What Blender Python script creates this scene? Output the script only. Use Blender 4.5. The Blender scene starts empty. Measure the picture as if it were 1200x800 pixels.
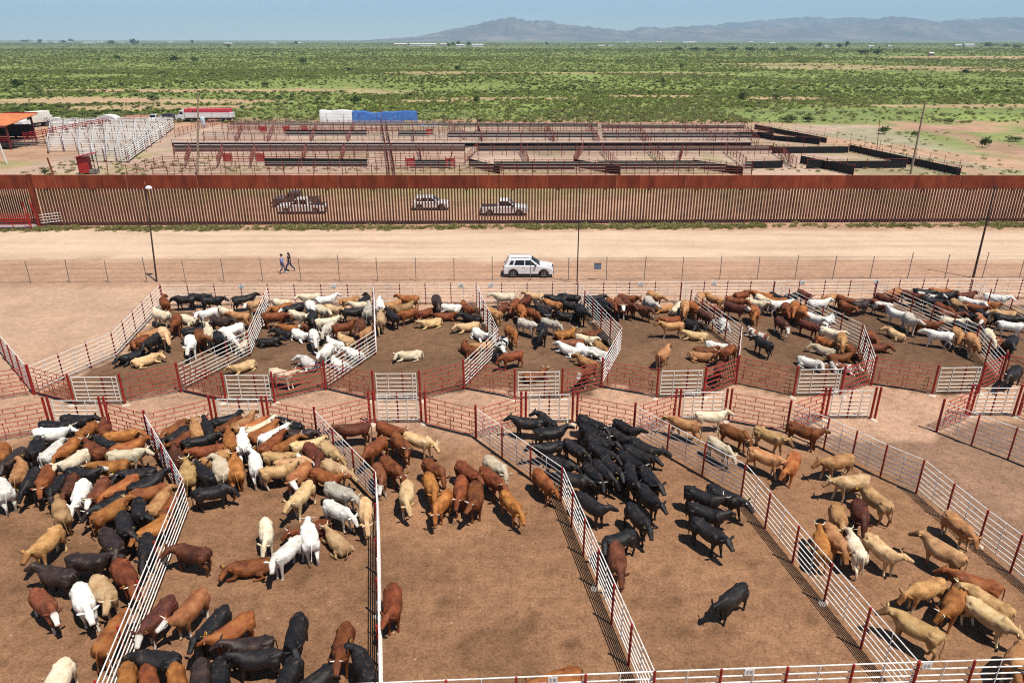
import bpy, bmesh, math, random
import numpy as np
from mathutils import Vector, Matrix, noise
R = math.radians
sc = bpy.context.scene
col = sc.collection

# ---------------------------------------------------------------- camera, sky, sun, exposure
CAM_H, PITCH = 18.9, 22.823
cam_d = bpy.data.cameras.new('camera'); cam = bpy.data.objects.new('camera', cam_d); col.objects.link(cam)
cam.location = (0, 0, CAM_H); cam.rotation_euler = (R(90 - PITCH), 0, 0)
cam_d.sensor_width = 36; cam_d.lens = 25.2; cam_d.clip_start = .5; cam_d.clip_end = 60000
sc.camera = cam
SUN_EL, SUN_AZ = 66.4, math.degrees(math.atan2(.585, -.52))
w = bpy.data.worlds.new('World'); sc.world = w; w.use_nodes = True
nt = w.node_tree; bg = nt.nodes['Background']
sky = nt.nodes.new('ShaderNodeTexSky'); sky.sky_type = 'NISHITA'; sky.sun_disc = False
sky.sun_elevation = R(SUN_EL); sky.sun_rotation = R(SUN_AZ); sky.altitude = 1200; sky.air_density = .75; sky.dust_density = 0.; sky.ozone_density = 3.2
nt.links.new(sky.outputs[0], bg.inputs[0]); bg.inputs[1].default_value = .094
sl = bpy.data.lights.new('sun', 'SUN'); sl.energy = 5.0; sl.angle = R(.53); sl.color = (1, .955, .88)
so = bpy.data.objects.new('sun', sl); col.objects.link(so)
sd = Vector((math.sin(R(SUN_AZ)) * math.cos(R(SUN_EL)), math.cos(R(SUN_AZ)) * math.cos(R(SUN_EL)), math.sin(R(SUN_EL))))
so.rotation_euler = sd.to_track_quat('Z', 'Y').to_euler(); so.location = (30, -30, 60)
sc.view_settings.view_transform = 'Standard'; sc.view_settings.look = 'None'; sc.view_settings.gamma = 1
sc.view_settings.exposure = 0.29
sc.cycles.max_bounces = 5; sc.cycles.diffuse_bounces = 1; sc.cycles.glossy_bounces = 2; sc.cycles.transparent_max_bounces = 16
sc.cycles.volume_bounces = 0; sc.cycles.use_denoising = False; sc.cycles.denoising_prefilter = 'ACCURATE'; sc.cycles.denoising_input_passes = 'RGB_ALBEDO_NORMAL'; sc.cycles.pixel_filter_type = 'BLACKMAN_HARRIS'; sc.cycles.filter_width = 1.1

# ---------------------------------------------------------------- helpers
def s2l(r, g, b):
    return tuple(((c / 255 / 12.92) if c / 255 <= .04045 else ((c / 255 + .055) / 1.055) ** 2.4) for c in (r, g, b)) + (1,)
class NT:
    def __init__(s, name):
        s.m = bpy.data.materials.new(name); s.m.use_nodes = True; s.t = s.m.node_tree
        s.b = s.t.nodes['Principled BSDF']
    def n(s, typ, **kw):
        nd = s.t.nodes.new(typ)
        for k, v in kw.items():
            if k.startswith('i_'): nd.inputs[int(k[2:]) if k[2:].isdigit() else k[2:]].default_value = v
            else: setattr(nd, k, v)
        return nd
    def l(s, a, b): s.t.links.new(a, b)
    def coord(s, kind='Object'):
        return s.n('ShaderNodeTexCoord').outputs[kind]
    def noise(s, vec, scale, detail=4, rough=.55, w=None):
        nd = s.n('ShaderNodeTexNoise'); nd.inputs['Scale'].default_value = scale; nd.inputs['Detail'].default_value = detail; nd.inputs['Roughness'].default_value = rough
        if vec is not None: s.l(vec, nd.inputs['Vector'])
        return nd.outputs['Fac']
    def ramp(s, fac, stops, interp='LINEAR'):
        nd = s.n('ShaderNodeValToRGB'); cr = nd.color_ramp; cr.interpolation = interp
        while len(cr.elements) < len(stops): cr.elements.new(.5)
        for e, (p, c) in zip(cr.elements, stops): e.position = p; e.color = c if len(c) == 4 else tuple(c) + (1,)
        s.l(fac, nd.inputs[0]); return nd.outputs[0]
    def mix(s, fac, a, b, mode='MIX'):
        nd = s.n('ShaderNodeMix', data_type='RGBA', blend_type=mode)
        for sock, v in ((nd.inputs[0], fac), (nd.inputs[6], a), (nd.inputs[7], b)):
            if hasattr(v, 'links'): s.l(v, sock)
            else: sock.default_value = v
        return nd.outputs[2]
    def math(s, op, a, b=0.0, clamp=False):
        nd = s.n('ShaderNodeMath', operation=op, use_clamp=clamp)
        for sock, v in ((nd.inputs[0], a), (nd.inputs[1], b)):
            if hasattr(v, 'links'): s.l(v, sock)
            else: sock.default_value = v
        return nd.outputs[0]
    def bump(s, h, strength=.3, dist=.05):
        nd = s.n('ShaderNodeBump'); nd.inputs['Strength'].default_value = strength; nd.inputs['Distance'].default_value = dist
        s.l(h, nd.inputs['Height']); s.l(nd.outputs[0], s.b.inputs['Normal'])
def paint(name, rgb, rough=.5, var=.12, scale=3., metal=0., dirt=None, bump=0.):
    """plain painted / cloth / metal surface with wear noise"""
    t = NT(name); c = s2l(*rgb); v = t.coord()
    oi = t.n('ShaderNodeObjectInfo')
    vv = t.n('ShaderNodeVectorMath', operation='ADD'); t.l(v, vv.inputs[0])
    cm = t.n('ShaderNodeCombineXYZ'); 
    t.l(t.math('MULTIPLY', oi.outputs['Random'], 37.), cm.inputs[0]); t.l(cm.outputs[0], vv.inputs[1]); v = vv.outputs[0]
    n1 = t.noise(v, scale, 5, .6)
    dk = tuple(x * (1 - var * 2) for x in c[:3]) + (1,)
    lt = tuple(min(1, x * (1 + var)) for x in c[:3]) + (1,)
    cc = t.ramp(n1, [(.25, dk), (.5, c), (.75, lt)])
    if dirt:
        n2 = t.noise(v, scale * 2.3, 6, .65)
        cc = t.mix(t.ramp(n2, [(.52, (0, 0, 0)), (.66, (1, 1, 1))]), cc, s2l(*dirt))
    t.l(cc, t.b.inputs['Base Color'])
    t.b.inputs['Roughness'].default_value = rough; t.b.inputs['Metallic'].default_value = metal
    t.b.inputs['Specular IOR Level'].default_value = .35
    if bump: t.bump(t.noise(v, scale * 8, 4), bump, .02)
    return t.m
def tag(o, label=None, cat=None, group=None, kind=None):
    if label: o['label'] = label
    if cat: o['category'] = cat
    if group: o['group'] = group
    if kind: o['kind'] = kind
    return o
def link(o, parent=None):
    col.objects.link(o)
    if parent: o.parent = parent
    return o
def empty(name, loc, rz=0., label=None, cat=None, group=None):
    o = bpy.data.objects.new(name, None); o.location = loc; o.rotation_euler = (0, 0, rz); o.empty_display_size = .3
    link(o); return tag(o, label, cat, group)
def inst(name, me, parent=None, loc=(0, 0, 0), rz=0., scale=None, rot=None):
    o = bpy.data.objects.new(name, me); o.location = loc; o.rotation_euler = rot if rot else (0, 0, rz)
    if scale: o.scale = scale
    return link(o, parent)
class MB:
    """collects simple shapes into one mesh"""
    def __init__(s): s.v = []; s.f = []
    def add(s, vs, fs):
        k = len(s.v); s.v += [tuple(p) for p in vs]; s.f += [tuple(i + k for i in q) for q in fs]; return s
    def box(s, c, d, rz=0., bev=0.):
        x, y, z = d[0] / 2, d[1] / 2, d[2] / 2; ca, sa = math.cos(rz), math.sin(rz)
        vs = []
        for dz in (-z, z):
            for dx, dy in ((-x, -y), (x, -y), (x, y), (-x, y)):
                vs.append((c[0] + dx * ca - dy * sa, c[1] + dx * sa + dy * ca, c[2] + dz))
        return s.add(vs, [(3, 2, 1, 0), (4, 5, 6, 7), (0, 1, 5, 4), (1, 2, 6, 5), (2, 3, 7, 6), (3, 0, 4, 7)])
    def tube(s, pts, r, n=6, cap=True):
        pts = [Vector(p) for p in pts]; rs = r if isinstance(r, (list, tuple)) else [r] * len(pts)
        vs = []; fs = []; prev = None
        for i, p in enumerate(pts):
            d = (pts[min(i + 1, len(pts) - 1)] - pts[max(i - 1, 0)]).normalized()
            if prev is None:
                a = d.cross(Vector((0, 0, 1)));  a = d.cross(Vector((1, 0, 0))) if a.length < .05 else a
            else: a = prev - d * prev.dot(d)
            a.normalize(); b = d.cross(a); prev = a
            for k in range(n):
                t = 2 * math.pi * (k + .5) / n; vs.append(p + (a * math.cos(t) + b * math.sin(t)) * rs[i])
        for i in range(len(pts) - 1):
            for k in range(n): fs.append((i * n + k, i * n + (k + 1) % n, (i + 1) * n + (k + 1) % n, (i + 1) * n + k))
        if cap: fs.append(tuple(range(n - 1, -1, -1))); fs.append(tuple((len(pts) - 1) * n + k for k in range(n)))
        return s.add(vs, fs)
    def loft(s, rings, cap=True):
        n = len(rings[0]); vs = [p for r in rings for p in r]; fs = []
        for i in range(len(rings) - 1):
            for k in range(n): fs.append((i * n + k, i * n + (k + 1) % n, (i + 1) * n + (k + 1) % n, (i + 1) * n + k))
        if cap: fs.append(tuple(range(n - 1, -1, -1))); fs.append(tuple((len(rings) - 1) * n + k for k in range(n)))
        return s.add(vs, fs)
    def prism(s, poly, axis, a, b):
        """polygon in the plane normal to axis ('y': (x,z), 'x': (y,z), 'z': (x,y)) from a to b"""
        f = {'y': lambda p, t: (p[0], t, p[1]), 'x': lambda p, t: (t, p[0], p[1]), 'z': lambda p, t: (p[0], p[1], t)}[axis]
        return s.loft([[f(p, a) for p in poly], [f(p, b) for p in poly]])
    def mesh(s, name, mat=None, smooth=False):
        me = bpy.data.meshes.new(name); me.from_pydata(s.v, [], s.f)
        bm = bmesh.new(); bm.from_mesh(me); bmesh.ops.recalc_face_normals(bm, faces=bm.faces); bm.to_mesh(me); bm.free()
        if mat: me.materials.append(mat)
        if smooth: me.polygons.foreach_set('use_smooth', [True] * len(me.polygons))
        me.update(); return me
    def build(s, name, mat=None, parent=None, loc=(0, 0, 0), rz=0., smooth=False):
        return inst(name, s.mesh(name, mat, smooth), parent, loc, rz)
def fbm(x, y, sc_=1., oc=4, seed=0.):
    return noise.fractal(Vector((x * sc_ + seed, y * sc_ - seed * .7, seed * 1.3)), 1., 2., oc)
def vnoise(X, Y, scale, seed, oc=4):
    """vectorised value noise, roughly -1..1"""
    out = np.zeros(np.broadcast(X, Y).shape); amp = 1.; tot = 0.
    for o in range(oc):
        x = X * scale * 2 ** o + seed * 17.3 + o * 5.1; y = Y * scale * 2 ** o - seed * 9.7 + o * 3.3
        xi = np.floor(x); yi = np.floor(y); fx = x - xi; fy = y - yi
        fx = fx * fx * (3 - 2 * fx); fy = fy * fy * (3 - 2 * fy)
        def h(a, b):
            t = np.sin(a * 127.1 + b * 311.7 + seed * 13.7) * 43758.5453; return (t - np.floor(t)) * 2 - 1
        v = (h(xi, yi) * (1 - fx) + h(xi + 1, yi) * fx) * (1 - fy) + (h(xi, yi + 1) * (1 - fx) + h(xi + 1, yi + 1) * fx) * fy
        out += v * amp; tot += amp; amp *= .55
    return out / tot * 1.6
rng = random.Random(5)

# ---------------------------------------------------------------- ground: one sheet to the horizon
def axis_pts(lo, hi, step, far, grow):
    a = list(np.arange(lo, hi + 1e-6, step)); s = step; p = hi
    while p < far: s *= grow; p += s; a.append(min(p, far))
    s = step; p = lo; b = []
    while p > -far: s *= grow; p -= s; b.append(max(p, -far))
    return np.array(b[::-1] + a)
gx = axis_pts(-62, 62, .5, 16000, 1.045)
gy = axis_pts(8, 118, .5, 16000, 1.02); gy = gy[gy > -60]
XX, YY = np.meshgrid(gx, gy)
def inpoly(X, Y, poly):
    c = np.zeros(X.shape, bool); n = len(poly)
    for i in range(n):
        x1, y1 = poly[i]; x2, y2 = poly[(i + 1) % n]
        if y1 == y2: continue
        c ^= ((y1 > Y) != (y2 > Y)) & (X < (x2 - x1) * (Y - y1) / (y2 - y1) + x1)
    return c
def sstep(a, b, v): t = np.clip((v - a) / (b - a), 0, 1); return t * t * (3 - 2 * t)
WX = XX + vnoise(XX, YY, .5, 3) * .5 + vnoise(XX, YY, .1, 4) * .8; WY = YY + vnoise(XX, YY, .5, 5) * .5
lin = lambda r, g, b: np.array(s2l(r, g, b)[:3])
G_SAND = np.array([.425, .260, .168]); G_PEN = np.array([.252, .132, .069]); G_PEN2 = np.array([.150, .082, .045]); G_ROAD = np.array([.59, .435, .305]); G_RUT = np.array([.36, .215, .14])
G_PATH = np.array([.195, .112, .070])
ncol = np.zeros(XX.shape + (3,)); ncol[:] = G_SAND
def blend(mask, c): 
    global ncol
    ncol = ncol * (1 - mask[..., None]) + c * mask[..., None]
big = vnoise(XX, YY, .06, 11); med = vnoise(XX, YY, .25, 12); fin = vnoise(XX, YY, .9, 13)
# ground beyond the border wall and the dry scrub plain
far = sstep(183, 198, YY + big * 8)
g1 = vnoise(XX, YY, .018, 21, 5); g2 = vnoise(XX, YY, .004, 22, 5)
green = sstep(-1.15, -.45, g1 * .8 + g2 * .3 + sstep(240, 420, YY) * .5)
gcol = np.array([.185, .225, .064])[None, None] * (1 + .25 * vnoise(XX, YY, .03, 24)[..., None])
fargreen = np.array([.150, .180, .068])
k = sstep(500, 2600, YY)[..., None]; gcol = gcol * (1 - k) + fargreen * k
bare = np.array([.46, .30, .20])
fc = bare * (1 - green[..., None]) + gcol * green[..., None]
ncol = ncol * (1 - far[..., None]) + fc * far[..., None]
def ellipse(cx, cy, rx, ry): return np.clip(1.4 - np.sqrt(((XX - cx + vnoise(XX, YY, .05, 31) * rx * .3) / rx) ** 2 + ((YY - cy + vnoise(XX, YY, .05, 32) * ry * .35) / ry) ** 2), 0, 1) ** .5 * 1.0
CLEAR = [(-150, 252, 28, 14), (-112, 225, 22, 10), (-105, 250, 26, 9), (-128, 305, 60, 9), (-86, 228, 9, 6), (260, 560, 80, 38), (345, 505, 70, 22), (225, 640, 60, 26), (-50, 470, 30, 22), (60, 470, 70, 12),
         (600, 860, 190, 70), (640, 900, 190, 40), (150, 232, 40, 6), (128, 152, 16, 6), (0, 262, 26, 5), (-28, 250, 14, 5), (52, 272, 20, 6), (95, 262, 14, 8)]
for e in CLEAR: blend(sstep(.25, .75, ellipse(*e)) * (.7 if e[1] < 400 else .5), bare * np.array([1.05, 1.0, .97]))
blend(sstep(-.3, .3, vnoise(XX * .3, YY, .12, 44, 3)) * sstep(90, 97, YY) * (1 - sstep(106, 110, YY)) * .6, np.array([.25, .24, .085]))
# grass beyond the right end of the far pens
gr = sstep(-.35, .12, vnoise(XX, YY, .05, 41, 4) + .25) * sstep(58, 68, XX - (YY - 110) * -.1) * sstep(100, 110, YY) * (1 - sstep(215, 240, YY))
blend(gr * .9, np.array([.19, .235, .075]))
blend(sstep(108, 112, YY) * (1 - sstep(176, 182, YY)) * (1 - sstep(75, 85, np.abs(XX - (YY - 110) * .1))) * .55, np.array([.42, .335, .27]))
blend(sstep(-.05, .4, vnoise(XX, YY, .09, 42, 4) - .1) * sstep(84, 92, YY) * (1 - sstep(178, 188, YY)) * (1 - sstep(60, 70, np.abs(XX))) * .5, np.array([.26, .24, .10]))
blend(sstep(-.2, .5, vnoise(XX, YY, .07, 43) + .2) * (1 - sstep(-62, -52, XX)) * sstep(100, 108, YY) * (1 - sstep(128, 140, YY)) * .8, np.array([.34, .30, .13]))
def seg(x0, y0, x1, y1, w_): 
    dx, dy = x1 - x0, y1 - y0; q = np.clip(((XX - x0) * dx + (YY - y0) * dy) / (dx * dx + dy * dy), 0, 1); return 1 - sstep(w_ * .6, w_ * 1.3, np.hypot(XX - x0 - q * dx, YY - y0 - q * dy) + med * 2)
blend(seg(59, 158, 84, 118, 5.5) * .9, G_SAND * 1.1); blend(seg(96, 176, 93, 130, 3.5) * .8, np.array([.36, .21, .15])); blend(seg(60, 140, 72, 112, 3.) * .7, G_SAND)
# road, ruts, verge
rd = sstep(63.5, 66.5, WY + big) * (1 - sstep(75.0, 76.4, WY)); blend(rd * .95, G_ROAD)
rut = sstep(56, 58.5, WY) * (1 - sstep(64, 66, WY + big)); st = vnoise(XX * .12, YY, 1.6, 51, 3)
blend(rut * np.clip(.45 + st * .9, 0, 1) * .8, G_RUT)
blend(rd * sstep(.1, .7, vnoise(XX * .05, YY, 1.1, 52, 3)) * .35, G_ROAD * .82)
for k_ in range(11):
    y0_ = 57.6 + k_ * 1.75 + .5 * math.sin(k_ * 2.3); tr_ = np.abs(YY - y0_ - vnoise(XX, XX * 0 + k_, .03, 80 + k_, 3) * 1.6)
    blend((1 - sstep(.25, .75, tr_)) * np.clip(.35 + vnoise(XX, XX * 0 + k_, .05, 90 + k_, 2) * .5, 0, 1) * .55, G_RUT * (1.0 if k_ < 5 else 1.12))
for k_ in range(7):
    c_ = -24 - k_ * 3.3; tr_ = np.abs(YY - (55 + .45 * (XX - c_) * (-1 if k_ % 3 else .4) - 4) + vnoise(XX, YY, .05, 100 + k_, 2) * 3)
    blend((1 - sstep(.25, .8, tr_)) * (1 - sstep(-26, -24, XX)) * sstep(40, 42, YY) * (1 - sstep(56, 58, YY)) * .35, G_RUT * .8)
lot = (1 - sstep(-27, -25.5, XX)) * sstep(38, 41, YY) * (1 - sstep(56, 57, YY))
blend(lot * .6, np.array([.53, .36, .245])); blend(lot * np.clip(.1 + big * .9 + med * .5, 0, 1) * .6, G_RUT * np.array([.92, .84, .78]))
# pens
low = [(-33, 8), (-33, 32.4), (-27.5, 31.2), (-24, 32.6), (-21, 32.6), (-18.3, 31.4), (-15.6, 33), (-12.8, 33), (-10, 31.8), (-7.3, 33.4), (-4.7, 33.4), (-1.8, 31.9), (.7, 33.5), (3.3, 33.5), (6.4, 32.1), (8.9, 33.7), (11.5, 33.8), (14.4, 32.5), (17.3, 28.5), (18.9, 24), (19.6, 19.8), (21, 8)]
m = inpoly(WX, WY, low).astype(float); blend(m * (1 - .55 * sstep(.0, 1.6, (YY - 29.8) / 2.2 + med * .5)), G_PEN)
pth = inpoly(WX, WY, [(14.6, 32.3), (17.4, 28.5), (18.9, 24), (21, 8), (60, 8), (60, 36), (29, 33), (27, 34), (22.4, 32.7), (20.4, 31.5)]).astype(float); blend(pth * .85, G_PATH)
up = [(-27, 37.4), (-24.6, 36.2), (-21.6, 36.2), (-19.1, 37.6), (-16.2, 36.4), (-13.4, 36.4), (-10.9, 37.8), (-7.9, 36.5), (-5.2, 36.5), (-2.8, 37.9), (.2, 36.7), (2.8, 36.7), (5.3, 38.1), (8.2, 37), (11, 37), (13.4, 38.5), (16.1, 37.1), (18.9, 37.1), (21.3, 38.4), (24.3, 37.3), (27, 37.4), (29.3, 38.9), (34, 37), (45, 36), (45, 52.6), (28, 52.2), (0, 51.4), (-26.3, 51), (-25.2, 42.4)]
m2 = inpoly(WX, WY, up).astype(float); blend(m2 * .95, G_PEN2)
soft = 1 - .6 * np.clip(rd + rut * .5 + lot * .3, 0, 1) * (1 - np.maximum(m, m2)); mult = 1 + (.11 * big + .13 * med + .13 * fin) * soft
dirt_dark = sstep(.55, .95, vnoise(XX, YY, 1.3, 61, 3)) * np.maximum(m, m2); mult = mult * (1 - .34 * dirt_dark) * (1 - .24 * sstep(.42, .7, vnoise(XX, YY, .22, 63, 4)) * np.maximum(m, m2)) * (1 + .14 * sstep(.35, .7, vnoise(XX + YY * .3, YY * .5, .16, 64, 3)) * np.maximum(m, np.clip(pth, 0, 1))) * (1 + .16 * np.maximum(m, m2) * sstep(.5, .9, vnoise(XX, YY, .7, 62, 3)))
ncol = np.clip(ncol * mult[..., None], 0, 1)
nyv, nxv = XX.shape
V = np.zeros((nyv * nxv, 3)); V[:, 0] = XX.ravel(); V[:, 1] = YY.ravel()
ii = np.arange(nyv * nxv).reshape(nyv, nxv)
F = np.stack([ii[:-1, :-1], ii[:-1, 1:], ii[1:, 1:], ii[1:, :-1]], -1).reshape(-1, 4)
def mesh_np(name, V, F, mat=None):
    me = bpy.data.meshes.new(name); n, k = F.shape
    me.vertices.add(len(V)); me.vertices.foreach_set('co', np.ascontiguousarray(V, np.float32).ravel())
    me.loops.add(n * k); me.loops.foreach_set('vertex_index', np.ascontiguousarray(F, np.int32).ravel())
    me.polygons.add(n); me.polygons.foreach_set('loop_start', np.arange(0, n * k, k, dtype=np.int32))
    me.update(calc_edges=True)
    if mat: me.materials.append(mat)
    return me
def set_col(me, name, rgb):
    at = me.color_attributes.new(name, 'FLOAT_COLOR', 'POINT')
    a = np.ones((len(rgb), 4), np.float32); a[:, :rgb.shape[1]] = rgb; at.data.foreach_set('color', a.ravel())
t = NT('soil'); vcn = t.n('ShaderNodeVertexColor', layer_name='albedo'); vc = vcn.outputs[0]; rgh = vcn.outputs[1]; pos = t.coord('Object')
n1 = t.noise(pos, 2.2, 6, .62); n2 = t.noise(pos, 9., 5, .65); n3 = t.noise(pos, 34., 3, .6)
c = t.mix(rgh, vc, t.ramp(n1, [(.3, (.74, .72, .70)), (.5, (1, 1, 1)), (.7, (1.2, 1.19, 1.18))]), 'MULTIPLY')
c = t.mix(rgh, c, t.ramp(n2, [(.3, (.60, .57, .54)), (.5, (1, 1, 1)), (.72, (1.3, 1.28, 1.25))]), 'MULTIPLY')
c = t.mix(rgh, c, t.ramp(n3, [(.28, (.72, .70, .68)), (.5, (1, 1, 1)), (.75, (1.2, 1.2, 1.2))]), 'MULTIPLY')
vo = t.n('ShaderNodeTexVoronoi', feature='F1'); vo.inputs['Scale'].default_value = 2.3; t.l(pos, vo.inputs['Vector'])
sp = t.math('LESS_THAN', vo.outputs['Distance'], .07)   # scattered pale flecks of straw and stone
sp = t.math('MULTIPLY', sp, t.math('GREATER_THAN', n1, .53))
c = t.mix(t.math('MULTIPLY', sp, .6), c, (.62, .52, .42, 1))
vo2 = t.n('ShaderNodeTexVoronoi', feature='F1'); vo2.inputs['Scale'].default_value = 2.7; t.l(pos, vo2.inputs['Vector'])
dk = t.math('MULTIPLY', t.math('LESS_THAN', vo2.outputs['Distance'], .12), t.math('LESS_THAN', n1, .47))
c = t.mix(t.math('MULTIPLY', dk, .5), c, (.09, .05, .03, 1))
t.l(c, t.b.inputs['Base Color']); t.b.inputs['Roughness'].default_value = .95; t.b.inputs['Specular IOR Level'].default_value = .12
hh = t.math('ADD', t.math('MULTIPLY', n2, .6), t.math('MULTIPLY', n3, .4)); t.bump(hh, .8, .09)
gme = mesh_np('ground', V, F, t.m); set_col(gme, 'albedo', np.c_[ncol.reshape(-1, 3), (1 - .7 * np.clip(rd + rut * .35, 0, 1) - .35 * np.clip(lot, 0, 1)).ravel() if True else 0])
tag(inst('ground', gme), 'reddish sandy ground with brown trampled pens and a pale dirt road', kind='structure')

# ---------------------------------------------------------------- mountains on the horizon
t = NT('mountain_rock'); v = t.coord(); nz = t.noise(v, .0016, 7, .65)
t.l(t.ramp(nz, [(.35, (.085, .075, .075)), (.5, (.135, .112, .105)), (.66, (.25, .20, .17))]), t.b.inputs['Base Color']); t.b.inputs['Roughness'].default_value = .95
M_MTN = t.m
def mountain(name, prof, dist, depth, label, seed):
    k = dist / 840.
    xs = np.arange(prof[0][0], prof[-1][0] + .1, 1.); hs = np.interp(xs, [p[0] for p in prof], [p[1] for p in prof])
    hs = hs + vnoise(xs, xs * 0 + seed, .05, seed, 5) * 1.7 * np.minimum(1, hs / 6) + vnoise(xs, xs * 0 + seed, .22, seed + 9, 4) * 1.1 * np.minimum(1, hs / 6); hs = np.maximum(hs, 0)
    rows = 34; V = []; 
    for j in range(rows):
        q = j / (rows - 1)           # 0 = front foot, 1 = crest, behind that the back slope
        y = dist - depth + depth * q
        x = (xs - 600) * k
        rid = 1 - 2 * np.abs(vnoise(x, np.full_like(x, y) * .6, .0013, seed + 2, 6))
        e = q ** 1.25 * hs * k * (1 + .75 * rid * (1 - q) * 1.6)
        e = np.maximum(e, 0) - (2. if j == 0 else 0)
        V.append(np.stack([x * (y / dist) ** .0, np.full_like(x, y), e], -1))
    V.append(np.stack([(xs - 600) * k, np.full_like(xs, dist + depth * .8), xs * 0 - 2.], -1))
    V = np.concatenate(V); nn = len(xs); ii = np.arange(len(V)).reshape(-1, nn)
    F = np.stack([ii[:-1, :-1], ii[:-1, 1:], ii[1:, 1:], ii[1:, :-1]], -1).reshape(-1, 4)
    me = mesh_np(name, V, F, M_MTN); me.polygons.foreach_set('use_smooth', [True] * len(F))
    tag(inst(name, me), label, kind='structure')
mountain('mountain', [(440, 0), (470, 2), (500, 5), (520, 9), (545, 12), (560, 15), (575, 18), (590, 21.5), (610, 20.5), (640, 19.5), (660, 16), (690, 13), (720, 11), (745, 12.5), (780, 14), (800, 15), (830, 11), (860, 13), (885, 14), (905, 11), (930, 14), (960, 15), (985, 21), (1005, 23), (1030, 20), (1050, 17.5), (1085, 19.5), (1110, 18), (1140, 21), (1170, 23), (1210, 22), (1290, 26), (1400, 20)], 12200, 2600, 'hazy blue desert mountains along the right half of the horizon', 3.)
mountain('mountain', [(760, 0), (800, 13), (840, 18), (870, 21), (900, 22.5), (925, 24), (945, 22), (965, 23.5), (1000, 21), (1060, 19), (1120, 23), (1200, 20), (1300, 17)], 15200, 1900, 'palest blue ridge showing behind the nearer mountains', 8.)

# ---------------------------------------------------------------- haze
t = bpy.data.materials.new('haze_air'); t.use_nodes = True; hn = t.node_tree; hn.nodes.remove(hn.nodes['Principled BSDF'])
pv = hn.nodes.new('ShaderNodeVolumePrincipled'); pv.inputs['Density'].default_value = 8.2e-5; pv.inputs['Color'].default_value = (.56, .82, 1., 1); pv.inputs['Anisotropy'].default_value = .0
hn.links.new(pv.outputs[0], hn.nodes['Material Output'].inputs['Volume'])
tag(MB().box((0, 8200, 310), (34000, 18000, 622)).build('haze', t), 'pale blue air haze over the whole plain', kind='stuff')

# ---------------------------------------------------------------- desert scrub
def leaf_mat(name, a, b, c_):
    t = NT(name); oi = t.n('ShaderNodeObjectInfo'); g = t.n('ShaderNodeNewGeometry')
    rnd_ = t.math('FRACT', t.math('ADD', t.math('MULTIPLY', oi.outputs['Random'], .7), t.math('MULTIPLY', g.outputs['Random Per Island'], .5)))
    t.l(t.ramp(rnd_, [(.0, a), (.5, b), (1., c_)]), t.b.inputs['Base Color']); t.b.inputs['Roughness'].default_value = .7; t.b.inputs['Specular IOR Level'].default_value = .15
    tr = t.n('ShaderNodeBsdfTranslucent'); t.l(t.ramp(rnd_, [(.0, a), (.5, b), (1., c_)]), tr.inputs[0])
    mx = t.n('ShaderNodeMixShader'); mx.inputs[0].default_value = .5; t.l(t.b.outputs[0], mx.inputs[1]); t.l(tr.outputs[0], mx.inputs[2])
    t.l(mx.outputs[0], t.t.nodes['Material Output'].inputs[0]); return t.m
M_SCRUB = [leaf_mat('scrub_leaf', (.18, .235, .052), (.255, .315, .076), (.335, .375, .115)), leaf_mat('scrub_leaf_olive', (.20, .215, .072), (.27, .275, .098), (.34, .33, .135)), leaf_mat('scrub_leaf_dark', (.05, .085, .028), (.085, .125, .038), (.13, .165, .055))]
M_TWIG = paint('twig', (110, 88, 66), .9)
def bush_mesh(name, seed, w_, h, nleaf, leaf, mat, stems=4):
    r = random.Random(seed); b = MB(); lobes = [(r.uniform(-.55, .55) * w_, r.uniform(-.55, .55) * w_, r.uniform(.35, .8) * h, r.uniform(.35, .6) * w_) for _ in range(5)]
    for _ in range(nleaf):
        lx, ly, lz, lr = r.choice(lobes); u = r.uniform(-1, 1); a = r.uniform(0, 6.283); rr = lr * r.uniform(.55, 1.05)
        p = Vector((lx + rr * math.sqrt(1 - u * u) * math.cos(a), ly + rr * math.sqrt(1 - u * u) * math.sin(a), max(.06, lz + rr * u * h / w_ * .8)))
        d = Vector((r.gauss(0, .7), r.gauss(0, .7), abs(r.gauss(.8, .6)))).normalized(); e = d.orthogonal().normalized(); e = Matrix.Rotation(r.uniform(0, 6.28), 3, d) @ e; f = d.cross(e)
        s1 = leaf * r.uniform(.6, 1.3); s2 = s1 * r.uniform(.45, .8)
        b.add([p - e * s1, p + f * s2, p + e * s1, p - f * s2], [(0, 1, 2, 3)])
    nl = len(b.f)
    for _ in range(stems):
        lx, ly, lz, lr = r.choice(lobes); b.tube([(lx * .15, ly * .15, -.05), (lx * .6, ly * .6, lz * .6), (lx, ly, lz)], [.05 * w_, .035 * w_, .012], 4)
    me = b.mesh(name, mat); me.materials.append(M_TWIG)
    me.polygons.foreach_set('material_index', [0 if i < nl else 1 for i in range(len(b.f))]); return me
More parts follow.
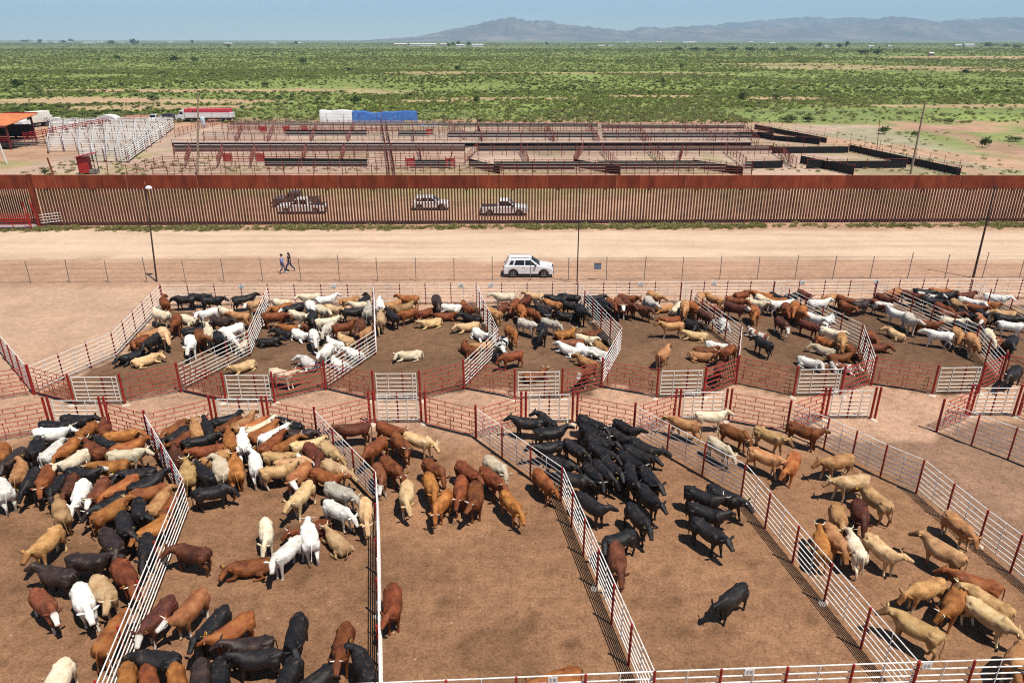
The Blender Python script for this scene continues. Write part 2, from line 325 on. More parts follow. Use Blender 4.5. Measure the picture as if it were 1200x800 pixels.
def scatter(name, pts, rot, scl, idx, protos, label, cat=None):
    """one stuff object: plants set on points by geometry nodes"""
    pc = bpy.data.collections.new(name + '_kinds')
    for i, me in enumerate(protos): pc.objects.link(bpy.data.objects.new('%s_kind_%d' % (name, i), me))
    me = bpy.data.meshes.new(name); me.vertices.add(len(pts)); me.vertices.foreach_set('co', np.array(pts, np.float32).ravel())
    for nm, typ, arr in (('rz', 'FLOAT', rot), ('sc', 'FLOAT', scl), ('ix', 'INT', idx)):
        me.attributes.new(nm, typ, 'POINT').data.foreach_set('value', np.array(arr, np.float32 if typ == 'FLOAT' else np.int32))
    g = bpy.data.node_groups.new(name, 'GeometryNodeTree')
    g.interface.new_socket('Geometry', in_out='INPUT', socket_type='NodeSocketGeometry'); g.interface.new_socket('Geometry', in_out='OUTPUT', socket_type='NodeSocketGeometry')
    N_ = g.nodes.new; gi = N_('NodeGroupInput'); go = N_('NodeGroupOutput'); ci = N_('GeometryNodeCollectionInfo'); ci.inputs['Collection'].default_value = pc; ci.inputs['Separate Children'].default_value = True; ci.inputs['Reset Children'].default_value = True
    ip = N_('GeometryNodeInstanceOnPoints'); ip.inputs['Pick Instance'].default_value = True
    def attr(nm, typ): a = N_('GeometryNodeInputNamedAttribute'); a.data_type = typ; a.inputs['Name'].default_value = nm; return a.outputs[0]
    cx = N_('ShaderNodeCombineXYZ'); g.links.new(attr('rz', 'FLOAT'), cx.inputs[2])
    er = N_('FunctionNodeEulerToRotation'); g.links.new(cx.outputs[0], er.inputs[0])
    g.links.new(gi.outputs[0], ip.inputs['Points']); g.links.new(ci.outputs[0], ip.inputs['Instance']); g.links.new(attr('ix', 'INT'), ip.inputs['Instance Index'])
    g.links.new(er.outputs[0], ip.inputs['Rotation']); g.links.new(attr('sc', 'FLOAT'), ip.inputs['Scale']); g.links.new(ip.outputs[0], go.inputs[0])
    o = inst(name, me); md = o.modifiers.new('scatter', 'NODES'); md.node_group = g
    return tag(o, label, cat, kind='stuff')
bushes = [bush_mesh('scrub_bush', i, 1.15, .72, 90 if i < 4 else 110, .24, M_SCRUB[(0, 1, 0, 1, 2, 0)[i]]) for i in range(6)]
nr = np.random.RandomState(4)
P_ = []
for (y0, y1, dens) in ((183, 300, .60), (300, 520, .27), (520, 900, .075), (900, 1700, .016), (1700, 4200, .0016)):
    ym = np.arange(y0, y1, 4.); 
    for y in ym:
        hw = (y + 10) * .80; n = nr.poisson(hw * 2 * 4 * dens); P_.append(np.stack([nr.uniform(-hw, hw, n), nr.uniform(y, y + 4, n)], -1))
P_ = np.concatenate(P_)
d1 = vnoise(P_[:, 0], P_[:, 1], .018, 21, 5); d2 = vnoise(P_[:, 0], P_[:, 1], .004, 22, 5); d3 = vnoise(P_[:, 0], P_[:, 1], .05, 25, 3)
pr_ = np.clip(.8 + d1 * .8 + d2 * .3 + d3 * .3, .04, 1)
for (cx, cy, rx, ry) in CLEAR: pr_ = np.where(((P_[:, 0] - cx) / rx) ** 2 + ((P_[:, 1] - cy) / ry) ** 2 < 1.0, pr_ * .10, pr_)
pr_ = np.where((P_[:, 0] > 60) & (P_[:, 1] < 225 - 0), pr_ * .22, pr_)
P_ = P_[nr.rand(len(P_)) < pr_]; n = len(P_)
sc_ = (.36 + .85 * nr.rand(n) ** 3.2) * (.82 + np.clip((P_[:, 1] - 300) / 900, 0, 1.2) + np.clip((P_[:, 1] - 1500) / 1500, 0, 1.2)); ix = nr.choice(6, n, p=(.26, .2, .22, .2, .04, .08)); pat_ = vnoise(P_[:, 0], P_[:, 1], .009, 27, 3); ix = np.where((pat_ > .35) & (nr.rand(n) < .2), 4, np.where((pat_ < -.2) & (nr.rand(n) < .6), 1, ix))
scatter('desert_scrub', np.c_[P_, np.zeros(n)], nr.uniform(0, 6.28, n), sc_, ix, bushes, 'low green mesquite scrub covering the plain beyond the far pens')
# grass along the foot of the border wall and tufts by the pens
gt = bush_mesh('grass_tuft', 40, .62, .34, 46, .13, leaf_mat('dry_grass', (.16, .17, .055), (.27, .25, .09), (.40, .35, .16)), 0)
gx_ = nr.uniform(-56, 64, 2600); gy_ = 77.0 + gx_ * .017 + nr.normal(0, .5, 2600); keep = nr.rand(2600) < np.clip(.6 + vnoise(gx_, gy_ * 0, .12, 71, 3), .15, 1)
gx_, gy_ = gx_[keep], gy_[keep]
ex = []
for _ in range(900):
    x = nr.uniform(62, 150); y = nr.uniform(95, 205)
    if vnoise(np.array([x]), np.array([y]), .05, 41, 4)[0] > -.1: ex.append((x, y))
for _ in range(420): ex.append((nr.uniform(-60, 62), nr.choice((114, 137, 139, 116)) + nr.normal(0, 1.0)))
for _ in range(220): ex.append((nr.uniform(-75, -50), nr.uniform(100, 126)))
ex = np.array(ex); gp = np.r_[np.c_[gx_, gy_], ex]; n = len(gp)
scatter('grass', np.c_[gp, np.zeros(n)], nr.uniform(0, 6.28, n), nr.uniform(.35, .95, n), np.zeros(n), [gt], 'dry green grass growing along the foot of the rusty wall')

# ---------------------------------------------------------------- cattle
def coat(name, base, lo, hi, gloss=.45, face=None, sock=None, patch=None, patch_scale=2.2, patch_at=.52, muzzle=(40, 30, 27), speck=None):
    t = NT(name); v = t.coord(); oi = t.n('ShaderNodeObjectInfo'); at = t.n('ShaderNodeVertexColor', layer_name='zone'); sp = t.n('ShaderNodeSeparateColor'); t.l(at.outputs[0], sp.inputs[0])
    sh = t.n('ShaderNodeVectorMath', operation='ADD'); t.l(v, sh.inputs[0]); cm = t.n('ShaderNodeCombineXYZ'); t.l(t.math('MULTIPLY', oi.outputs['Random'], 61.), cm.inputs[1]); t.l(cm.outputs[0], sh.inputs[1]); v2 = sh.outputs[0]
    n1 = t.noise(v2, 2.6, 4, .55); n2 = t.noise(v2, 22, 5, .65)
    c = t.ramp(n1, [(.3, s2l(*lo)), (.5, s2l(*base)), (.72, s2l(*hi))])
    c = t.mix(1., c, t.ramp(n2, [(.3, (.74, .73, .72)), (.52, (1, 1, 1)), (.75, (1.16, 1.16, 1.15))]), 'MULTIPLY')
    hv = t.n('ShaderNodeHueSaturation'); t.l(c, hv.inputs['Color']); t.l(t.math('ADD', t.math('MULTIPLY', oi.outputs['Random'], .5), .76), hv.inputs['Value']); t.l(t.math('ADD', t.math('MULTIPLY', t.math('FRACT', t.math('MULTIPLY', oi.outputs['Random'], 7.3)), .016), .490), hv.inputs['Hue']); c = hv.outputs[0]
    if patch:
        pn = t.noise(v2, patch_scale, 3, .5); c = t.mix(t.ramp(pn, [(patch_at - .02, (0, 0, 0)), (patch_at + .02, (1, 1, 1))]), c, s2l(*patch))
    if speck:
        pn = t.noise(v2, 11., 4, .6); c = t.mix(t.ramp(pn, [(.52, (0, 0, 0)), (.6, (1, 1, 1))]), c, s2l(*speck))
    dn = t.noise(v2, 5.5, 5, .65); c = t.mix(t.ramp(dn, [(.56, (0, 0, 0)), (.74, (.45, .45, .45))]), c, s2l(118, 86, 62))   # dried mud on the hide
    if sock: c = t.mix(t.math('MULTIPLY', sp.outputs[1], .85), c, s2l(*sock))
    if face: c = t.mix(sp.outputs[0], c, s2l(*face))
    c = t.mix(t.math('MULTIPLY', sp.outputs[2], .9), c, s2l(*muzzle))
    t.l(c, t.b.inputs['Base Color']); t.b.inputs['Roughness'].default_value = gloss + (.1 if base[0] > 60 else 0); t.b.inputs['Specular IOR Level'].default_value = .2 if base[0] > 60 else .32
    t.bump(t.math('ADD', t.math('MULTIPLY', n1, .8), t.math('MULTIPLY', n2, .25)), .75, .08); return t.m
W_ = (214, 207, 194)
COATS = {'K': coat('black_coat', (26, 23, 23), (18, 16, 16), (42, 35, 32), .55), 'D': coat('dark_brown_coat', (54, 40, 35), (38, 29, 27), (76, 58, 50), .48),
 'M': coat('maroon_coat', (88, 47, 30), (60, 33, 24), (108, 62, 40), .5), 'R': coat('red_brown_coat', (112, 62, 31), (80, 43, 24), (138, 82, 44), .5),
 'O': coat('rust_coat', (148, 90, 44), (114, 65, 31), (172, 116, 62), .52), 'T': coat('tan_coat', (168, 122, 76), (138, 94, 56), (190, 148, 100), .56, face=(140, 94, 54), sock=(215, 190, 150)),
 'Y': coat('golden_coat', (192, 158, 112), (166, 130, 88), (208, 180, 138), .6, sock=(228, 208, 172)), 'C': coat('cream_coat', (204, 187, 156), (184, 164, 132), (214, 202, 178), .62, muzzle=(120, 95, 85)),
 'W': coat('white_coat', (218, 212, 200), (196, 188, 174), (226, 222, 214), .62, muzzle=(130, 105, 98), sock=(186, 166, 142)), 'B': coat('grey_beige_coat', (160, 124, 80), (126, 94, 60), (184, 150, 104), .56, face=(108, 76, 50), sock=(118, 86, 56)),
 'G': coat('mottled_grey_coat', (184, 174, 156), (156, 146, 130), (202, 194, 180), .6, speck=(164, 152, 136)), 'P': coat('pied_black_coat', (26, 23, 24), (18, 16, 17), (40, 35, 33), .4, patch=W_, face=W_, sock=W_),
 'Q': coat('pied_red_coat', (116, 68, 42), (88, 50, 34), (136, 84, 54), .52, patch=W_, patch_at=.5, face=W_, sock=W_)}
for k_, nm, cc in (('K', 'black_white_face', ((26, 23, 24), (18, 16, 17), (40, 35, 33))), ('R', 'red_white_face', ((114, 64, 40), (86, 48, 32), (134, 82, 52))), ('O', 'rust_white_face', ((152, 98, 58), (124, 76, 44), (174, 122, 78))), ('M', 'maroon_white_face', ((84, 46, 34), (60, 34, 27), (104, 60, 44))), ('T', 'tan_white_face', ((174, 136, 92), (150, 110, 72), (192, 158, 112)))):
    COATS[k_ + 'w'] = coat(nm, *cc, .45, face=W_, sock=W_, muzzle=(150, 110, 100))
M_TAG = paint('ear_tag_yellow', (235, 208, 40), .5, .05); M_HORN = paint('horn_bone', (222, 208, 184), .5, .12)

def ring(c, ax, up, ry, ru, rd, n=14):
    """closed cross-section: centre, forward axis, up hint, half width, up and down half heights"""
    f = Vector(ax).normalized(); s = Vector(up).cross(f).normalized(); u = f.cross(s)
    out = []
    for k in range(n):
        a = 2 * math.pi * k / n; ca, sa = math.cos(a), math.sin(a)
        pw = .86; cx = math.copysign(abs(ca) ** pw, ca); sx = math.copysign(abs(sa) ** pw, sa)
        out.append(Vector(c) + s * ry * cx + u * (ru if sx > 0 else rd) * sx)
    return out
def cow_shape(turn=0., low=0., walk=0., lying=False, curve=0., seed=0, build=1.):
    """returns the closed shells of a cow facing +x, and the frame of its head"""
    b = MB(); r = random.Random(seed); drop = -.56 if lying else 0.
    def bend(p):        # sideways curve of the spine
        p = Vector(p); return Vector((p.x, p.y + curve * (p.x * abs(p.x)) * .35, p.z + drop * (1 if not lying else (1 - .06 * p.x))))
    GIRTH = 1.13 * build; T_ = [(-.83, 1.03, .06, .08, .12), (-.79, 1.0, .135, .14, .24), (-.70, .95, .20, .205, .30), (-.55, .91, .245, .245, .28), (-.36, .885, .262, .255, .275), (-.12, .86, .292, .262, .30), (.10, .85, .292, .272, .305), (.28, .86, .262, .285, .305), (.44, .885, .222, .285, .305), (.57, .91, .178, .25, .27), (.66, .93, .12, .18, .20)]
    b.loft([ring(bend((x, 0, z)), (1, curve * abs(x) * .7, 0), (0, 0, 1), wy * GIRTH * (1.10 if lying else 1), u, d * (.9 if lying else 1)) for x, z, wy, u, d in T_])
    # hooks, pins and shoulder blades under the hide
    for s in (-1, 1):
        for (x, y, z, rr) in ((-.52, .185, 1.075, .085), (-.76, .09, 1.05, .075), (.40, .17, .98, .14), (-.60, .19, .86, .17)):
            c = bend((x, y * s, z)); b.loft([ring(c + Vector((q * rr, 0, 0)), (1, 0, 0), (0, 0, 1), rr * math.sqrt(max(.03, 1 - q * q)) * .8, rr * math.sqrt(max(.03, 1 - q * q)), rr * 1.5 * math.sqrt(max(.03, 1 - q * q)), 10) for q in (-.98, -.7, 0, .7, .98)])
    # neck and head
    if lying: low = min(low, .2)
    n0 = bend((.50, 0, 1.0)); ang = turn
    reach = .40; nd = Vector((math.cos(ang * .6), math.sin(ang * .6), .34 - low * .78)).normalized(); n1 = n0 + nd * reach * .55
    nd2 = Vector((math.cos(ang), math.sin(ang), .30 - low * .62)).normalized(); poll = n1 + nd2 * reach * .45
    hd = Vector((math.cos(ang * 1.12), math.sin(ang * 1.12), -.62 - max(low, 0) * 1.1)).normalized(); muz = poll + hd * .44
    up = Vector((0, 0, 1))
    b.loft([ring(n0 - nd * .14, nd, up, .18, .235, .34), ring(n0 + nd * .06, nd, up, .155, .195, .29), ring(n1, nd2, up, .12, .145, .215), ring(poll, nd2, up, .10, .10, .13), ring(poll + nd2 * .05, nd2, up, .06, .07, .07)])
    hu = (up - hd * up.dot(hd)).normalized()
    b.loft([ring(poll - hd * .07 + hu * .03, hd, hu, .085, .06, .07), ring(poll + hd * .01 + hu * .02, hd, hu, .125, .088, .11), ring(poll + hd * .12, hd, hu, .132, .088, .13), ring(poll + hd * .24, hd, hu, .104, .072, .108), ring(poll + hd * .34, hd, hu, .088, .062, .085), ring(muz - hd * .05, hd, hu, .098, .068, .08), ring(muz, hd, hu, .085, .055, .062)])
    # legs
    if not lying:
        for s in (-1, 1):
            sw = walk * s * .20 + r.uniform(-.05, .05); fx = .42 + sw; y = .135 * s
            b.tube([bend((.42, y, .92)), bend((.42 + sw * .2, y * 1.1, .66)), bend((.42 + sw * .55, y * 1.05, .42)), bend((fx, y, .15)), bend((fx + .02, y, .055)), bend((fx + .045, y, 0.))], [.13, .098, .064, .044, .05, .058], 10)
            sw = -walk * s * .22 + r.uniform(-.05, .05); hx = -.62 + sw; y = .15 * s
            b.tube([bend((-.56, y, .98)), bend((-.55 + sw * .15, y * 1.12, .74)), bend((-.56 + sw * .35, y * 1.1, .56)), bend((-.69 + sw * .8, y * 1.02, .40)), bend((hx - .02, y, .15)), bend((hx, y, .055)), bend((hx + .03, y, 0.))], [.17, .155, .105, .058, .046, .05, .058], 10)
    else:
        for s in (-1, 1):
            f = 1 if s > 0 else .4
            b.tube([bend((.40, .16 * s, .80)), (.55, .27 * s, .13), (.72 + .1 * f, .25 * s, .07), (.45 + .2 * f, .20 * s, .05)], [.12, .085, .06, .05], 8)
            b.tube([bend((-.55, .17 * s, .82)), (-.38, .36 * s, .17), (-.58, .42 * s, .09), (-.30, .46 * s, .055), (-.16, .45 * s, .05)], [.17, .13, .075, .05, .055], 8)
    return b, poll, hd, hu
def cow_mesh(name, tris=2300, voxel=.026, **kw):
    b, poll, hd, hu = cow_shape(**kw)
    raw = b.mesh(name + '_raw'); o = bpy.data.objects.new('tmp', raw); col.objects.link(o)
    m = o.modifiers.new('r', 'REMESH'); m.mode = 'VOXEL'; m.voxel_size = voxel
    m = o.modifiers.new('s', 'SMOOTH'); m.factor = .5; m.iterations = 2
    m = o.modifiers.new('d', 'DECIMATE'); m.ratio = .5
    dg = bpy.context.evaluated_depsgraph_get(); ev = o.evaluated_get(dg); nf = sum(len(p.vertices) - 2 for p in ev.data.polygons); m.ratio = min(1, tris / max(nf, 1) * .5)
    dg.update(); ev = o.evaluated_get(dg); me = bpy.data.meshes.new_from_object(ev); bpy.data.objects.remove(o); bpy.data.meshes.remove(raw)
    me.name = name
    side = hd.cross(hu); e = MB()
    def ear(s):
        a = poll + side * .10 * s + hu * .02 - hd * .02; d = (side * s + hu * .05 - hd * .28).normalized(); f = hd.cross(d).normalized() if True else hu
        pts = []
        for q, wd in ((0, .025), (.06, .062), (.15, .066), (.225, .014)): pts.append([a + d * q + hd * wd, a + d * q - f * .012, a + d * q - hd * wd * .7, a + d * q + f * .012])
        e.loft(pts)
    ear(1); ear(-1)
    lying = kw.get('lying')
    dz = -.52 if lying else 0.
    tw = random.Random(kw.get('seed', 0)).uniform(-.06, .06)
    if lying: e.tube([(-.82, 0, 1.06 + dz), (-.90, .03, .92 + dz), (-.93, .10, .25), (-.86, .2, .05)], [.03, .026, .018, .03], 6)
    else: e.tube([(-.81, 0, 1.10), (-.885, 0, 1.02), (-.90, tw, .75), (-.89, tw * 1.5, .52), (-.89, tw * 2, .42), (-.885, tw * 2.2, .28)], [.032, .026, .019, .016, .034, .008], 6)
    bm = bmesh.new(); bm.from_mesh(me); nb_ = len(bm.verts); em = e.mesh(name + '_e'); bm.from_mesh(em); bpy.data.meshes.remove(em); bm.to_mesh(me); bm.free()
    me.polygons.foreach_set('use_smooth', [True] * len(me.polygons))
    co = np.zeros(len(me.vertices) * 3, np.float32); me.vertices.foreach_get('co', co); co = co.reshape(-1, 3)
    rel = co - np.array(poll); tt = rel @ np.array(hd); lat = np.abs(rel @ np.array(side)); upc = rel @ np.array(hu)
    inhead = (tt > -.02) & (tt < .55) & (lat < .16) & (np.abs(upc) < .17); z = np.zeros((len(co), 3), np.float32)
    z[:, 0] = np.where(inhead, np.clip((tt + .02) / .05, 0, 1), 0); z[:, 2] = np.where(inhead, np.clip((tt - .37) / .04, 0, 1), 0)
    if not lying: z[:, 1] = np.clip((.34 - co[:, 2]) / .1, 0, 1) * (co[:, 2] > .07)
    z[nb_:, 0] *= 0
    set_col(me, 'zone', z); me.update()
    fr = Matrix((side, hu, -hd)).transposed().to_4x4(); fr.translation = poll
    return me, fr
POSE = {'s': [cow_mesh('cow_standing', seed=1), cow_mesh('cow_looking_left', turn=.6, curve=.12, walk=.25, seed=2), cow_mesh('cow_looking_right', turn=-.6, curve=-.12, walk=-.3, seed=3), cow_mesh('cow_walking', low=.25, walk=1., seed=4), cow_mesh('cow_head_up', low=-.35, walk=.3, turn=.15, seed=5), cow_mesh('cow_slow_walk', low=.35, walk=-.7, turn=-.2, seed=6), cow_mesh('cow_lean', low=.1, walk=.5, turn=-.15, seed=21, build=.90, curve=.1), cow_mesh('cow_heavy', low=.05, walk=-.15, turn=.2, seed=22, build=1.12, curve=-.1), cow_mesh('cow_looking_back', turn=1.05, curve=.25, walk=.1, seed=23, build=.97), cow_mesh('cow_stretching', low=.5, walk=.6, turn=.1, seed=24, build=1.04)],
 'g': [cow_mesh('cow_head_down', low=.85, seed=7, walk=.3), cow_mesh('cow_head_down_left', low=.8, turn=.4, seed=8, walk=-.5), cow_mesh('cow_head_down_right', low=.75, turn=-.45, seed=9, walk=.5)],
 'l': [cow_mesh('cow_lying', lying=True, seed=10), cow_mesh('cow_lying_left', lying=True, turn=.8, seed=11, low=.1), cow_mesh('cow_lying_right', lying=True, turn=-.8, seed=12, low=.15)]}
def lite(me_fr, ratio):
    me = me_fr[0]; o = bpy.data.objects.new('tmp', me); col.objects.link(o); m = o.modifiers.new('d', 'DECIMATE'); m.ratio = ratio
    dg = bpy.context.evaluated_depsgraph_get(); r_ = bpy.data.meshes.new_from_object(o.evaluated_get(dg)); bpy.data.objects.remove(o); return r_
hb = MB()
def horn_mesh(s):
    b = MB(); b.tube([(.055 * s, .05, .02), (.13 * s, .075, .0), (.19 * s, .13, -.01), (.20 * s, .21, -.02)], [.026, .022, .015, .004], 7); return b.mesh('horn', M_HORN, True)
HORN = [horn_mesh(1), horn_mesh(-1)]
TAGS = MB().prism([(-.028, -.03), (.028, -.03), (.03, .03), (.012, .048), (-.012, .048), (-.03, .03)], 'z', -.004, .004).mesh('ear_tag', M_TAG)
